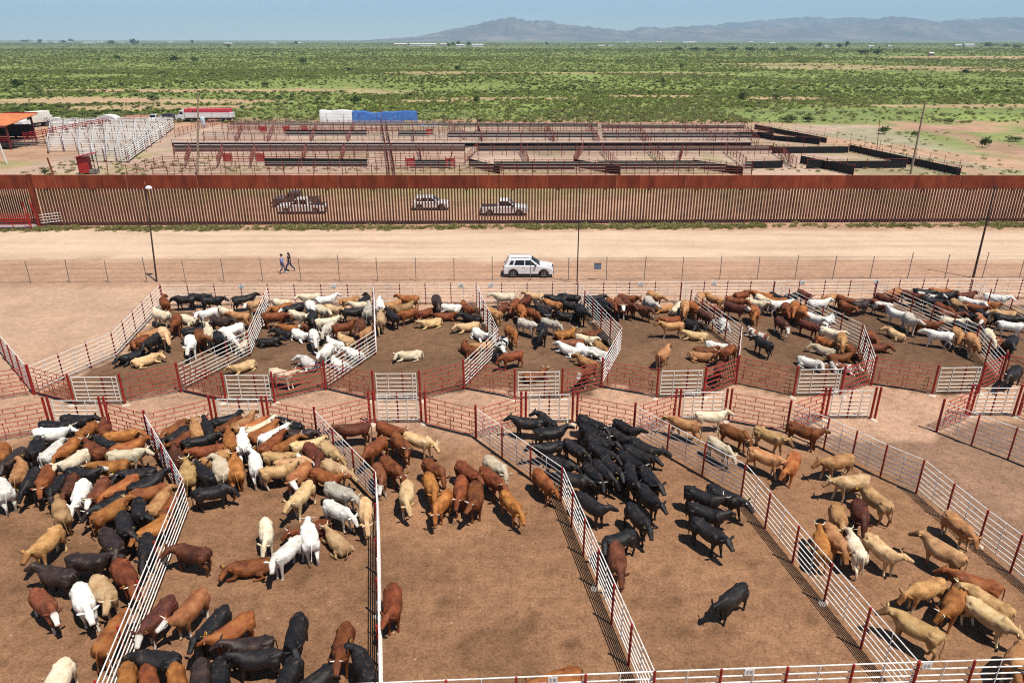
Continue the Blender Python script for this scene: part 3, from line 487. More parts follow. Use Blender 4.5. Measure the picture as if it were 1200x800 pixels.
COWS = """1|O|s|1.34|16.15|-2.80|0.95|rust-orange cow standing, facing left, red herd pen at front
1|K|s|-6.03|16.09|-2.29|0.93|black cow standing, facing toward camera and left, second front pen
1|K|s|-4.64|16.73|2.04|0.96|black cow standing, facing away and left, second front pen, nearest
1|K|s|-6.89|16.25|-1.67|0.93|black cow standing, facing toward camera, second front pen, second nearest
1|R|s|-5.46|17.52|-1.52|0.97|red-brown cow standing, facing toward camera, second front pen, nearest
1|K|s|-8.92|16.15|-1.26|0.95|black cow standing, facing toward camera, second front pen, nearest
1|D|s|-9.50|16.11|-1.23|0.95|dark brown cow standing, facing toward camera, second front pen
1|K|s|-8.07|17.00|-3.03|0.94|black cow standing, facing left, second front pen, rightmost
1|O|s|-10.15|16.01|-1.06|0.93|rust-orange cow standing, facing toward camera and right, second front pen, nearest
1|K|s|-7.09|17.89|-1.51|1.00|black cow standing, facing toward camera, second front pen, third nearest
1|R|s|-10.97|15.96|-0.99|0.93|red-brown cow standing, facing toward camera and right, second front pen
1|D|s|-8.50|17.52|-3.01|0.94|dark brown cow standing, facing left, second front pen
1|R|s|-4.14|19.36|-1.40|0.98|red-brown cow standing, facing toward camera, red herd pen at front, nearest
1|O|s|-11.71|16.00|-1.23|0.93|rust-orange cow standing, facing toward camera, second front pen
1|K|s|-11.24|16.94|3.02|0.94|black cow standing, facing left, second front pen, leftmost
1|O|s|-9.28|18.12|-2.18|0.97|rust-orange cow standing, facing toward camera and left, second front pen
1|K|s|-9.99|18.29|-1.84|0.98|black cow standing, facing toward camera, second front pen, fourth nearest
1|K|g|7.71|19.69|-2.45|0.94|black cow head-down, facing toward camera and left, black herd pen
1|C|s|-13.85|16.05|-1.40|0.96|pale cream cow standing, facing toward camera, crowded front-left pen, nearest
1|M|s|3.94|21.54|-1.61|1.03|maroon-brown cow standing, facing toward camera, black herd pen
1|Ow|s|-11.06|19.10|-1.77|0.99|rust-orange white-faced cow standing, facing toward camera, second front pen, nearest
1|O|s|-13.10|17.90|1.60|1.02|rust-orange cow standing, facing away, crowded front-left pen
1|Mw|s|-12.01|18.77|-1.78|0.97|maroon-brown white-faced cow standing, facing toward camera, second front pen
1|B|s|13.43|18.30|2.27|0.98|grey-beige cow standing, facing away and left, tan herd pen at front right, nearest
1|K|s|4.12|22.80|-2.75|0.96|black cow standing, facing left, black herd pen, nearest
1|T|s|16.02|17.00|-2.51|0.97|tan cow standing, facing toward camera and left, tan herd pen at front right
1|W|s|-8.63|22.03|-2.01|0.98|white cow standing, facing toward camera and left, second front pen
1|R|l|-10.05|21.91|-2.91|0.95|red-brown cow lying, facing left, second front pen
1|W|s|-7.98|23.03|1.94|1.00|white cow standing, facing away, second front pen, nearest
1|Y|l|-7.03|23.41|2.32|0.96|golden cream cow lying, facing away and left, second front pen
1|Y|s|-14.35|19.84|-0.73|1.06|golden cream cow standing, facing toward camera and right, crowded front-left pen
1|W|s|-14.87|19.46|-0.88|1.02|white cow standing, facing toward camera and right, crowded front-left pen
1|K|s|7.82|23.26|-0.97|1.00|black cow standing, facing toward camera and right, black herd pen, nearer fifth from left
1|K|s|5.17|24.15|-1.20|1.00|black cow standing, facing toward camera, black herd pen, nearest
1|O|g|15.32|19.41|-2.33|0.97|rust-orange cow head-down, facing toward camera and left, tan herd pen at front right, rightmost
1|Y|g|16.20|18.78|-1.10|0.97|golden cream cow head-down, facing toward camera and right, tan herd pen at front right
1|T|g|14.68|20.09|-2.81|0.98|tan cow head-down, facing left, tan herd pen at front right
1|R|s|-14.05|20.71|-0.81|1.05|red-brown cow standing, facing toward camera and right, crowded front-left pen
1|O|g|-0.01|25.17|-1.09|0.96|rust-orange cow head-down, facing toward camera and right, red herd pen at front, leftmost
1|Rw|s|-16.16|19.34|-0.65|1.00|red-brown white-faced cow standing, facing toward camera and right, crowded front-left pen
1|C|g|-9.75|23.25|-1.22|0.95|pale cream cow head-down, facing toward camera, second front pen
1|M|s|-12.24|22.08|2.85|0.94|maroon-brown cow standing, facing left, second front pen
1|K|s|3.34|25.05|-0.94|0.99|black cow standing, facing toward camera and right, black herd pen, nearer leftmost
1|Y|g|-6.04|24.56|-1.33|0.98|golden cream cow head-down, facing toward camera, second front pen
1|O|g|-2.97|25.26|-1.92|0.95|rust-orange cow head-down, facing toward camera, red herd pen at front
1|O|s|11.95|22.48|1.31|0.99|rust-orange cow standing, facing away, tan herd pen at front right
1|B|s|16.47|19.43|2.06|1.01|grey-beige cow standing, facing away and left, tan herd pen at front right, second nearest
1|R|l|-8.31|24.18|-2.54|0.91|red-brown cow lying, facing toward camera and left, second front pen
1|R|s|-1.56|25.60|-1.49|1.04|red-brown cow standing, facing toward camera, red herd pen at front, second nearest
1|K|s|8.05|24.44|-0.61|1.00|black cow standing, facing toward camera and right, black herd pen, nearer fourth from left
1|W|g|-7.21|24.73|-0.60|0.95|white cow head-down, facing toward camera and right, second front pen
1|C|s|13.23|22.37|1.46|0.95|pale cream cow standing, facing away, tan herd pen at front right
1|T|g|12.66|22.89|-1.54|0.95|tan cow head-down, facing toward camera, tan herd pen at front right, leftmost
1|R|s|-2.23|26.09|-1.57|1.02|red-brown cow standing, facing toward camera, red herd pen at front, farthest
1|Y|g|-4.53|25.80|-1.49|0.99|golden cream cow head-down, facing toward camera, red herd pen at front
1|O|s|16.56|20.36|2.59|1.01|rust-orange cow standing, facing away and left, tan herd pen at front right
1|K|s|-14.00|22.20|-1.18|0.99|black cow standing, facing toward camera and right, crowded front-left pen, nearest
1|K|s|5.86|25.59|-1.23|0.98|black cow standing, facing toward camera, black herd pen, second nearest
1|Y|s|14.18|22.23|-1.31|0.96|golden cream cow standing, facing toward camera, tan herd pen at front right
1|D|s|-16.63|20.80|2.90|0.98|dark brown cow standing, facing left, crowded front-left pen
1|O|s|-3.52|26.40|-1.26|1.01|rust-orange cow standing, facing toward camera, red herd pen at front
1|D|s|-15.80|21.55|0.02|0.99|dark brown cow standing, facing right, crowded front-left pen
1|K|s|8.15|25.55|-0.75|1.01|black cow standing, facing toward camera and right, black herd pen, nearer third from left
1|O|g|1.42|26.85|-1.13|0.96|rust-orange cow head-down, facing toward camera and right, red herd pen at front, rightmost
1|R|s|-0.89|26.96|-0.99|1.01|red-brown cow standing, facing toward camera and right, red herd pen at front, rightmost
1|G|g|-7.40|26.00|-0.53|0.98|mottled grey cow head-down, facing toward camera and right, second front pen
1|K|s|9.12|25.59|-0.81|1.02|black cow standing, facing toward camera and right, black herd pen, nearer rightmost
1|K|g|2.76|27.05|-0.35|0.94|black cow head-down, facing right, black herd pen
1|Y|s|-9.02|25.73|-1.82|1.01|golden cream cow standing, facing toward camera, second front pen
1|D|s|-15.42|22.50|-0.74|1.08|dark brown cow standing, facing toward camera and right, crowded front-left pen
1|K|s|6.10|26.81|-1.35|1.04|black cow standing, facing toward camera, black herd pen, third nearest
1|O|s|-14.32|23.55|-2.08|0.94|rust-orange cow standing, facing toward camera and left, crowded front-left pen, nearest
1|B|s|16.46|22.13|2.09|1.00|grey-beige cow standing, facing away and left, tan herd pen at front right, farthest
1|K|s|3.65|27.36|-1.16|0.97|black cow standing, facing toward camera and right, black herd pen, nearer second from left
1|K|s|5.29|27.11|-1.61|1.03|black cow standing, facing toward camera, black herd pen, farthest
1|R|s|-1.99|27.56|-0.93|0.96|red-brown cow standing, facing toward camera and right, red herd pen at front, third from left
1|T|g|13.39|24.26|-1.81|0.93|tan cow head-down, facing toward camera, tan herd pen at front right, second from left
1|K|g|4.14|27.54|-1.16|0.98|black cow head-down, facing toward camera and right, black herd pen
1|Rw|g|-5.93|27.34|-1.23|0.95|red-brown white-faced cow head-down, facing toward camera, red herd pen at front
1|R|g|-3.50|27.76|-0.88|0.98|red-brown cow head-down, facing toward camera and right, red herd pen at front, rightmost
1|C|g|-0.70|28.04|-0.89|0.96|pale cream cow head-down, facing toward camera and right, red herd pen at front
1|K|s|-15.46|23.52|-1.03|1.05|black cow standing, facing toward camera and right, crowded front-left pen, second nearest
1|K|s|4.54|27.92|-1.16|0.98|black cow standing, facing toward camera and right, black herd pen, middle third from left
1|K|s|2.21|28.26|-0.57|0.96|black cow standing, facing toward camera and right, black herd pen, middle leftmost
1|O|s|-8.30|27.13|-0.55|0.98|rust-orange cow standing, facing toward camera and right, second front pen, farthest
1|R|g|-5.47|27.90|-0.89|1.00|red-brown cow head-down, facing toward camera and right, red herd pen at front, leftmost
1|M|g|14.41|24.55|-1.84|0.94|maroon-brown cow head-down, facing toward camera, tan herd pen at front right
1|R|s|-14.34|24.97|1.59|0.92|red-brown cow standing, facing away, crowded front-left pen
1|Ow|s|-9.58|27.23|-1.96|1.00|rust-orange white-faced cow standing, facing toward camera, second front pen, farthest
1|Y|g|-8.02|27.78|-0.63|1.00|golden cream cow head-down, facing toward camera and right, second front pen, nearest
1|K|s|5.49|28.39|-1.02|0.98|black cow standing, facing toward camera and right, black herd pen, middle fourth from left
1|T|s|-18.08|22.60|-1.65|1.00|tan cow standing, facing toward camera, crowded front-left pen
1|K|s|-15.38|24.54|-1.14|1.01|black cow standing, facing toward camera and right, crowded front-left pen, farthest
1|K|g|-12.96|26.09|0.34|0.93|black cow head-down, facing right, second front pen
1|T|s|-14.86|25.20|1.58|1.00|tan cow standing, facing away, crowded front-left pen
1|K|s|5.93|28.87|-0.80|1.02|black cow standing, facing toward camera and right, black herd pen, middle fifth from left
1|K|s|4.28|29.24|-0.84|0.96|black cow standing, facing toward camera and right, black herd pen, middle second from left
1|Tw|s|-10.55|27.68|0.24|0.96|tan white-faced cow standing, facing right, second front pen, nearest
1|K|s|3.03|29.52|-0.95|0.96|black cow standing, facing toward camera and right, black herd pen, farther leftmost
1|O|s|-16.61|24.63|1.12|0.99|rust-orange cow standing, facing away and right, crowded front-left pen, nearest
1|K|s|1.69|29.71|-2.85|0.93|black cow standing, facing left, black herd pen, second nearest
1|B|g|15.44|25.45|1.86|1.01|grey-beige cow head-down, facing away, tan herd pen at front right
1|T|g|18.03|23.73|-1.43|0.93|tan cow head-down, facing toward camera, tan herd pen at front right, rightmost
1|Tw|g|-10.11|28.34|0.24|0.94|tan white-faced cow head-down, facing right, second front pen
1|K|s|6.32|29.43|-0.84|1.04|black cow standing, facing toward camera and right, black herd pen, middle rightmost
1|R|s|-5.30|29.84|-0.95|1.06|red-brown cow standing, facing toward camera and right, red herd pen at front, second from left
1|K|s|-16.97|25.12|-2.06|0.96|black cow standing, facing toward camera and left, crowded front-left pen
1|O|s|-15.69|25.98|-2.72|0.95|rust-orange cow standing, facing toward camera and left, crowded front-left pen, second nearest
1|R|g|-6.58|29.66|-2.02|0.96|red-brown cow head-down, facing toward camera and left, red herd pen at front
1|K|s|4.28|30.07|-0.73|0.99|black cow standing, facing toward camera and right, black herd pen, farther fourth from left
1|M|s|-9.28|28.95|-0.90|1.05|maroon-brown cow standing, facing toward camera and right, second front pen
1|O|s|-12.56|27.77|1.95|1.05|rust-orange cow standing, facing away, second front pen
1|Y|g|-8.61|29.31|-0.88|0.99|golden cream cow head-down, facing toward camera and right, second front pen, farthest
1|Kw|s|-13.76|27.32|2.30|1.00|black white-faced cow standing, facing away and left, second front pen, leftmost
1|W|s|-11.82|28.25|1.94|1.02|white cow standing, facing away, second front pen, second nearest
1|Y|s|14.93|26.74|-2.97|1.01|golden cream cow standing, facing left, tan herd pen at front right
1|Y|g|-4.53|30.30|-0.49|1.01|golden cream cow head-down, facing toward camera and right, red herd pen at front
1|C|s|-13.19|27.72|2.07|1.06|pale cream cow standing, facing away and left, second front pen
1|B|s|-18.62|24.54|2.20|1.04|grey-beige cow standing, facing away and left, crowded front-left pen
1|Tw|s|-10.89|28.87|-0.07|0.93|tan white-faced cow standing, facing right, second front pen, farthest
1|O|g|12.85|28.19|-2.11|1.00|rust-orange cow head-down, facing toward camera and left, tan herd pen at front right, leftmost
1|B|s|-14.59|27.42|1.98|1.01|grey-beige cow standing, facing away and left, second front pen
1|K|s|-16.05|26.68|0.88|0.97|black cow standing, facing away and right, crowded front-left pen
1|K|s|1.93|31.08|0.18|0.98|black cow standing, facing right, black herd pen
1|T|s|11.89|28.79|-0.73|0.99|tan cow standing, facing toward camera and right, tan herd pen at front right
1|K|s|5.25|30.73|-1.04|0.94|black cow standing, facing toward camera and right, black herd pen, farther fifth from left
1|K|s|4.05|31.01|-0.74|0.99|black cow standing, facing toward camera and right, black herd pen, farther third from left
1|O|s|-17.00|26.27|-1.98|1.00|rust-orange cow standing, facing toward camera and left, crowded front-left pen, farthest
1|C|g|10.00|29.73|-1.10|0.96|pale cream cow head-down, facing toward camera and right, tan herd pen at front right
1|Rw|s|-17.81|25.95|-1.43|1.03|red-brown white-faced cow standing, facing toward camera, crowded front-left pen
1|Y|s|-9.86|29.96|0.30|0.94|golden cream cow standing, facing right, second front pen
1|W|g|-18.45|25.72|-1.22|1.07|white cow head-down, facing toward camera, crowded front-left pen
1|O|s|-10.90|29.92|1.03|0.93|rust-orange cow standing, facing away and right, second front pen, rightmost
1|R|s|-6.08|31.29|-0.57|1.00|red-brown cow standing, facing toward camera and right, red herd pen at front, leftmost
1|T|s|-13.94|28.66|-2.34|0.93|tan cow standing, facing toward camera and left, second front pen
1|K|s|5.73|31.47|-0.94|0.97|black cow standing, facing toward camera and right, black herd pen, farther rightmost
1|R|s|-11.57|29.92|1.21|1.05|red-brown cow standing, facing away, second front pen
1|K|s|0.79|32.07|2.99|0.98|black cow standing, facing left, black herd pen, farthest
1|K|s|4.05|31.83|-0.81|1.02|black cow standing, facing toward camera and right, black herd pen, farther second from left
1|T|s|15.02|28.39|-2.82|1.01|tan cow standing, facing left, tan herd pen at front right
1|K|s|-16.86|27.38|-2.98|0.96|black cow standing, facing left, crowded front-left pen
1|K|s|1.77|32.33|2.03|0.94|black cow standing, facing away and left, black herd pen
1|M|s|-7.99|31.39|-2.97|1.00|maroon-brown cow standing, facing left, red herd pen at front
1|M|s|-19.27|26.36|-1.27|1.00|maroon-brown cow standing, facing toward camera, crowded front-left pen
1|D|s|-10.50|30.95|0.05|0.95|dark brown cow standing, facing right, second front pen
1|M|s|-15.63|28.79|2.20|1.00|maroon-brown cow standing, facing away and left, second front pen
1|R|s|-14.52|29.38|-2.81|0.96|red-brown cow standing, facing left, second front pen
1|W|s|-13.04|30.12|1.93|1.02|white cow standing, facing away, second front pen, farthest
1|R|g|11.09|31.05|-0.78|0.95|red-brown cow head-down, facing toward camera and right, tan herd pen at front right
1|W|s|-11.76|30.84|0.91|0.97|white cow standing, facing away and right, second front pen
1|K|g|-19.92|26.39|-1.41|0.93|black cow head-down, facing toward camera, crowded front-left pen, rightmost
1|T|s|8.73|31.93|2.60|0.99|tan cow standing, facing away and left, tan herd pen at front right
1|O|s|-13.70|30.20|1.99|1.03|rust-orange cow standing, facing away and left, second front pen
1|B|s|12.74|30.71|-0.83|0.99|grey-beige cow standing, facing toward camera and right, tan herd pen at front right
1|O|s|-12.32|31.03|1.02|1.01|rust-orange cow standing, facing away and right, second front pen, second from left
1|Kw|s|-19.26|27.39|-0.21|0.97|black white-faced cow standing, facing right, crowded front-left pen
1|O|s|-18.40|27.98|-2.99|0.99|rust-orange cow standing, facing left, crowded front-left pen
1|Kw|s|-11.23|31.80|2.61|0.99|black white-faced cow standing, facing away and left, second front pen, rightmost
1|K|s|-15.15|30.25|0.45|0.98|black cow standing, facing away and right, second front pen, leftmost
1|R|s|-20.69|26.91|-1.26|1.05|red-brown cow standing, facing toward camera, crowded front-left pen
1|C|s|-12.64|31.57|0.89|0.96|pale cream cow standing, facing away and right, second front pen
1|K|g|-21.22|26.77|-1.27|1.02|black cow head-down, facing toward camera, crowded front-left pen, leftmost
1|C|s|-18.11|29.00|0.15|0.98|pale cream cow standing, facing right, crowded front-left pen
1|W|s|-22.11|26.16|2.33|1.05|white cow standing, facing away and left, crowded front-left pen
1|R|s|-16.16|30.21|-1.87|0.94|red-brown cow standing, facing toward camera, second front pen, farthest
1|C|s|10.33|32.77|-0.04|0.96|pale cream cow standing, facing right, tan herd pen at front right
1|O|s|-13.05|31.84|0.89|0.94|rust-orange cow standing, facing away and right, second front pen, leftmost
1|R|s|14.59|31.17|-0.76|1.02|red-brown cow standing, facing toward camera and right, tan herd pen at front right
1|R|s|-14.34|31.70|1.16|0.95|red-brown cow standing, facing away and right, second front pen
1|T|s|-13.67|32.01|1.16|0.97|tan cow standing, facing away and right, second front pen
1|K|s|-16.54|30.74|-1.88|0.95|black cow standing, facing toward camera, second front pen, farthest
1|T|s|-15.71|31.18|2.10|0.99|tan cow standing, facing away and left, second front pen
1|K|s|-15.26|31.41|2.10|1.02|black cow standing, facing away and left, second front pen, farthest
1|C|s|-20.34|28.44|-1.90|0.98|pale cream cow standing, facing toward camera, crowded front-left pen, farthest
1|O|s|-18.42|29.81|0.70|0.93|rust-orange cow standing, facing away and right, crowded front-left pen, farthest
1|T|s|-22.19|27.50|1.97|1.03|tan cow standing, facing away and left, crowded front-left pen
1|R|s|-19.82|29.36|2.49|1.04|red-brown cow standing, facing away and left, crowded front-left pen, nearest
1|R|s|-16.90|31.36|-1.98|0.98|red-brown cow standing, facing toward camera and left, second front pen
1|K|s|-14.69|32.46|0.50|0.92|black cow standing, facing away and right, second front pen, rightmost
1|K|s|-19.75|30.00|2.56|0.99|black cow standing, facing away and left, crowded front-left pen, rightmost
1|O|s|-19.16|30.78|0.27|0.97|rust-orange cow standing, facing right, crowded front-left pen
1|O|g|-21.27|29.68|-1.60|0.93|rust-orange cow head-down, facing toward camera, crowded front-left pen
1|W|s|-21.81|29.32|1.54|0.96|white cow standing, facing away, crowded front-left pen
1|D|s|-23.19|28.58|-1.51|0.98|dark brown cow standing, facing toward camera, crowded front-left pen
1|K|s|-22.75|29.60|1.98|1.00|black cow standing, facing away and left, crowded front-left pen, leftmost
1|R|s|-20.42|31.42|2.10|0.99|red-brown cow standing, facing away and left, crowded front-left pen, farthest
1|O|s|-24.02|28.99|-1.11|1.01|rust-orange cow standing, facing toward camera and right, crowded front-left pen
1|O|s|-21.30|31.25|-1.70|0.91|rust-orange cow standing, facing toward camera, crowded front-left pen
1|Rw|s|4.44|38.21|-2.11|0.96|red-brown white-faced cow standing, facing toward camera and left, fourth back-row pen
1|W|s|-22.82|30.98|0.06|1.00|white cow standing, facing right, crowded front-left pen
1|R|l|1.39|38.87|0.44|0.96|red-brown cow lying, facing away and right, fourth back-row pen
1|K|s|-22.97|31.62|-0.10|1.01|black cow standing, facing right, crowded front-left pen, leftmost
1|K|s|-22.26|32.27|-0.07|1.00|black cow standing, facing right, crowded front-left pen, rightmost
1|C|s|-13.41|37.82|-0.41|0.99|pale cream cow standing, facing toward camera and right, second back-row pen, nearest
1|M|s|12.28|38.55|-1.98|0.94|maroon-brown cow standing, facing toward camera and left, fifth back-row pen
1|R|g|-0.06|40.49|-2.65|0.92|red-brown cow head-down, facing toward camera and left, fourth back-row pen
1|T|l|4.66|40.80|2.35|0.96|tan cow lying, facing away and left, fourth back-row pen
1|W|l|-10.72|40.46|2.48|0.97|white cow lying, facing away and left, second back-row pen, third from left
1|T|s|9.45|40.82|1.05|0.99|tan cow standing, facing away and right, fifth back-row pen
1|P|s|-0.66|41.95|-1.75|1.09|black-and-white cow standing, facing toward camera, fourth back-row pen
1|C|l|-6.59|41.91|-2.87|0.95|pale cream cow lying, facing left, third back-row pen
1|W|l|5.61|42.14|2.37|0.94|white cow lying, facing away and left, fourth back-row pen, rightmost
1|W|l|-12.69|40.67|2.33|1.01|white cow lying, facing away and left, second back-row pen, leftmost
1|W|s|-11.67|41.07|-1.74|1.01|white cow standing, facing toward camera, second back-row pen
1|R|l|-2.83|42.75|2.16|1.02|red-brown cow lying, facing away and left, third back-row pen
1|W|l|4.63|42.60|-1.26|1.00|white cow lying, facing toward camera, fourth back-row pen
1|W|l|3.65|42.77|2.41|0.98|white cow lying, facing away and left, fourth back-row pen, leftmost
1|W|l|-10.11|42.01|2.48|1.00|white cow lying, facing away and left, second back-row pen, rightmost
1|R|s|13.47|41.22|-2.44|0.97|red-brown cow standing, facing toward camera and left, fifth back-row pen
1|T|l|12.09|41.71|-0.34|0.94|tan cow lying, facing right, fifth back-row pen
1|T|l|-1.96|43.39|-2.67|0.93|tan cow lying, facing toward camera and left, third back-row pen
1|Y|l|-16.60|40.16|-2.20|0.93|golden cream cow lying, facing toward camera and left, second back-row pen
1|T|l|5.81|43.10|-1.30|0.95|tan cow lying, facing toward camera, fourth back-row pen
1|Rw|l|4.00|43.81|-2.83|0.94|red-brown white-faced cow lying, facing left, fourth back-row pen
1|O|g|-0.02|44.31|-1.16|0.98|rust-orange cow head-down, facing toward camera and right, fourth back-row pen
1|R|l|12.58|42.59|-0.04|0.93|red-brown cow lying, facing right, fifth back-row pen
1|K|g|2.02|44.49|-1.59|1.06|black cow head-down, facing toward camera, fourth back-row pen
1|W|l|18.62|40.73|-0.79|0.96|white cow lying, facing toward camera and right, sixth back-row pen
1|C|l|4.98|44.55|-0.63|0.93|pale cream cow lying, facing toward camera and right, fourth back-row pen
1|Q|l|20.41|40.02|-0.64|0.92|red-and-white cow lying, facing toward camera and right, sixth back-row pen
1|D|l|6.21|44.60|-1.39|0.97|dark brown cow lying, facing toward camera, fourth back-row pen
1|W|l|-11.77|43.72|2.53|0.98|white cow lying, facing away and left, second back-row pen, second from left
1|T|s|-9.78|44.29|-1.94|0.93|tan cow standing, facing toward camera, second back-row pen
1|W|l|13.50|43.32|-0.65|0.93|white cow lying, facing toward camera and right, fifth back-row pen
1|W|g|-13.00|43.50|-1.23|1.01|white cow head-down, facing toward camera, second back-row pen
1|W|l|-2.21|45.37|-1.07|1.00|white cow lying, facing toward camera and right, third back-row pen
1|K|s|16.19|42.53|1.99|0.96|black cow standing, facing away and left, sixth back-row pen
1|O|l|3.67|45.47|0.38|0.93|rust-orange cow lying, facing right, fourth back-row pen
1|Y|l|-11.14|44.37|2.60|0.99|golden cream cow lying, facing away and left, second back-row pen
1|R|l|5.53|45.44|-2.65|0.92|red-brown cow lying, facing toward camera and left, fourth back-row pen
1|G|s|1.07|45.87|-0.74|0.97|mottled grey cow standing, facing toward camera and right, fourth back-row pen
1|G|g|2.67|46.16|-0.68|0.92|mottled grey cow head-down, facing toward camera and right, fourth back-row pen
1|M|s|-10.34|45.16|-1.45|1.07|maroon-brown cow standing, facing toward camera, second back-row pen
1|R|l|20.81|41.55|0.06|0.93|red-brown cow lying, facing right, sixth back-row pen
1|C|l|-17.64|43.26|-1.66|0.96|pale cream cow lying, facing toward camera, first back-row pen
1|G|g|-12.49|45.08|-1.68|0.99|mottled grey cow head-down, facing toward camera, second back-row pen
1|R|s|-11.45|45.38|0.47|0.97|red-brown cow standing, facing away and right, second back-row pen
1|T|s|10.90|45.52|-3.09|0.96|tan cow standing, facing left, fifth back-row pen
1|Y|l|-3.09|46.78|-2.65|0.98|golden cream cow lying, facing toward camera and left, third back-row pen, rightmost
1|Y|l|12.49|45.22|2.92|0.94|golden cream cow lying, facing left, fifth back-row pen
1|K|l|-16.24|44.13|0.12|0.94|black cow lying, facing right, second back-row pen
1|K|s|-19.06|43.04|-1.06|1.07|black cow standing, facing toward camera and right, first back-row pen
1|W|g|-20.64|42.36|-1.15|1.06|white cow head-down, facing toward camera and right, first back-row pen, leftmost
1|Y|l|-23.02|41.13|0.75|0.97|golden cream cow lying, facing away and right, first back-row pen
1|C|l|20.25|42.70|2.36|0.92|pale cream cow lying, facing away and left, sixth back-row pen
1|W|g|-18.52|43.49|-0.95|0.95|white cow head-down, facing toward camera and right, first back-row pen, rightmost
1|W|l|-14.46|45.21|-0.82|1.02|white cow lying, facing toward camera and right, second back-row pen
1|Y|s|-9.15|46.66|1.74|1.08|golden cream cow standing, facing away, third back-row pen
1|K|s|29.16|37.71|-2.41|1.09|black cow standing, facing toward camera and left, eighth back-row pen
1|R|l|21.95|42.35|-1.63|0.99|red-brown cow lying, facing toward camera, sixth back-row pen
1|T|g|21.37|42.84|-1.93|1.04|tan cow head-down, facing toward camera, sixth back-row pen
1|Y|l|-5.80|47.53|-2.57|0.95|golden cream cow lying, facing toward camera and left, third back-row pen, leftmost
1|R|s|-20.42|43.36|-1.16|1.07|red-brown cow standing, facing toward camera and right, first back-row pen
1|K|s|2.24|47.93|-1.22|1.02|black cow standing, facing toward camera, fourth back-row pen, leftmost
1|R|g|1.52|48.02|-1.00|0.93|red-brown cow head-down, facing toward camera and right, fourth back-row pen
1|K|l|-24.14|41.59|-2.07|1.01|black cow lying, facing toward camera and left, first back-row pen
1|C|s|-12.83|46.36|0.24|0.96|pale cream cow standing, facing right, second back-row pen
1|T|s|-1.29|48.10|2.18|0.95|tan cow standing, facing away and left, fourth back-row pen
1|K|s|-8.49|47.47|2.12|0.97|black cow standing, facing away and left, third back-row pen
1|K|l|-15.74|45.60|2.60|0.93|black cow lying, facing away and left, second back-row pen
1|C|s|-20.08|43.92|1.97|1.10|pale cream cow standing, facing away and left, first back-row pen
1|O|g|0.73|48.30|-1.43|1.00|rust-orange cow head-down, facing toward camera, fourth back-row pen
1|K|s|4.93|48.18|-1.59|1.07|black cow standing, facing toward camera, fourth back-row pen, rightmost
1|Q|l|16.77|45.44|2.25|0.94|red-and-white cow lying, facing away and left, sixth back-row pen
1|K|l|-2.95|48.43|2.61|0.99|black cow lying, facing away and left, third back-row pen
1|W|s|-18.90|44.69|-2.29|1.02|white cow standing, facing toward camera and left, first back-row pen
1|O|g|-7.46|48.02|-2.44|0.93|rust-orange cow head-down, facing toward camera and left, third back-row pen
1|O|l|20.83|43.92|-1.27|0.93|rust-orange cow lying, facing toward camera, sixth back-row pen
1|K|s|-23.32|42.80|-1.63|1.00|black cow standing, facing toward camera, first back-row pen
1|Rw|l|-13.90|46.77|-2.79|0.95|red-brown white-faced cow lying, facing left, second back-row pen
1|K|l|12.72|47.13|-1.27|0.96|black cow lying, facing toward camera, fifth back-row pen
1|Rw|g|-0.67|49.00|-1.96|0.97|red-brown white-faced cow head-down, facing toward camera, fourth back-row pen
1|O|l|-15.48|46.50|-3.11|0.95|rust-orange cow lying, facing left, second back-row pen
1|K|s|-14.05|46.98|-1.27|1.07|black cow standing, facing toward camera, second back-row pen
1|K|l|3.90|48.95|2.93|0.95|black cow lying, facing left, fourth back-row pen
1|D|s|2.19|49.06|2.34|1.00|dark brown cow standing, facing away and left, fourth back-row pen
1|R|l|-4.86|48.89|-0.00|0.95|red-brown cow lying, facing right, third back-row pen
1|G|s|-10.28|48.13|1.64|1.10|mottled grey cow standing, facing away, second back-row pen
1|C|s|21.36|44.35|-0.94|0.94|pale cream cow standing, facing toward camera and right, sixth back-row pen
1|R|l|23.91|43.15|-0.05|0.92|red-brown cow lying, facing right, seventh back-row pen
1|R|l|11.43|48.03|-2.71|0.94|red-brown cow lying, facing toward camera and left, fifth back-row pen
1|Y|g|-22.95|43.79|-0.94|1.07|golden cream cow head-down, facing toward camera and right, first back-row pen
1|Mw|g|13.68|47.51|-1.31|0.97|maroon-brown white-faced cow head-down, facing toward camera, fifth back-row pen
1|K|s|-21.32|44.62|0.35|0.94|black cow standing, facing right, first back-row pen
1|W|l|15.02|47.22|-1.61|0.97|white cow lying, facing toward camera, fifth back-row pen
1|R|s|0.15|49.59|-1.88|1.01|red-brown cow standing, facing toward camera, fourth back-row pen
1|K|s|-11.39|48.28|0.20|0.97|black cow standing, facing right, second back-row pen
1|B|s|-7.86|49.00|0.66|1.02|grey-beige cow standing, facing away and right, third back-row pen
1|Mw|g|18.64|46.03|-1.52|0.97|maroon-brown white-faced cow head-down, facing toward camera, sixth back-row pen
1|K|s|6.32|49.35|-1.20|1.02|black cow standing, facing toward camera, fifth back-row pen
1|C|s|-15.15|47.43|-0.62|1.02|pale cream cow standing, facing toward camera and right, second back-row pen, second nearest
1|K|s|4.30|49.63|2.47|0.94|black cow standing, facing away and left, fourth back-row pen
1|M|s|9.42|48.96|-0.80|0.95|maroon-brown cow standing, facing toward camera and right, fifth back-row pen
1|R|l|-6.46|49.51|-2.38|0.96|red-brown cow lying, facing toward camera and left, third back-row pen
1|Ow|s|2.96|49.93|2.51|0.96|rust-orange white-faced cow standing, facing away and left, fourth back-row pen
1|M|g|20.40|45.70|-0.92|0.91|maroon-brown cow head-down, facing toward camera and right, sixth back-row pen
1|R|s|-16.72|47.25|0.05|1.02|red-brown cow standing, facing right, second back-row pen
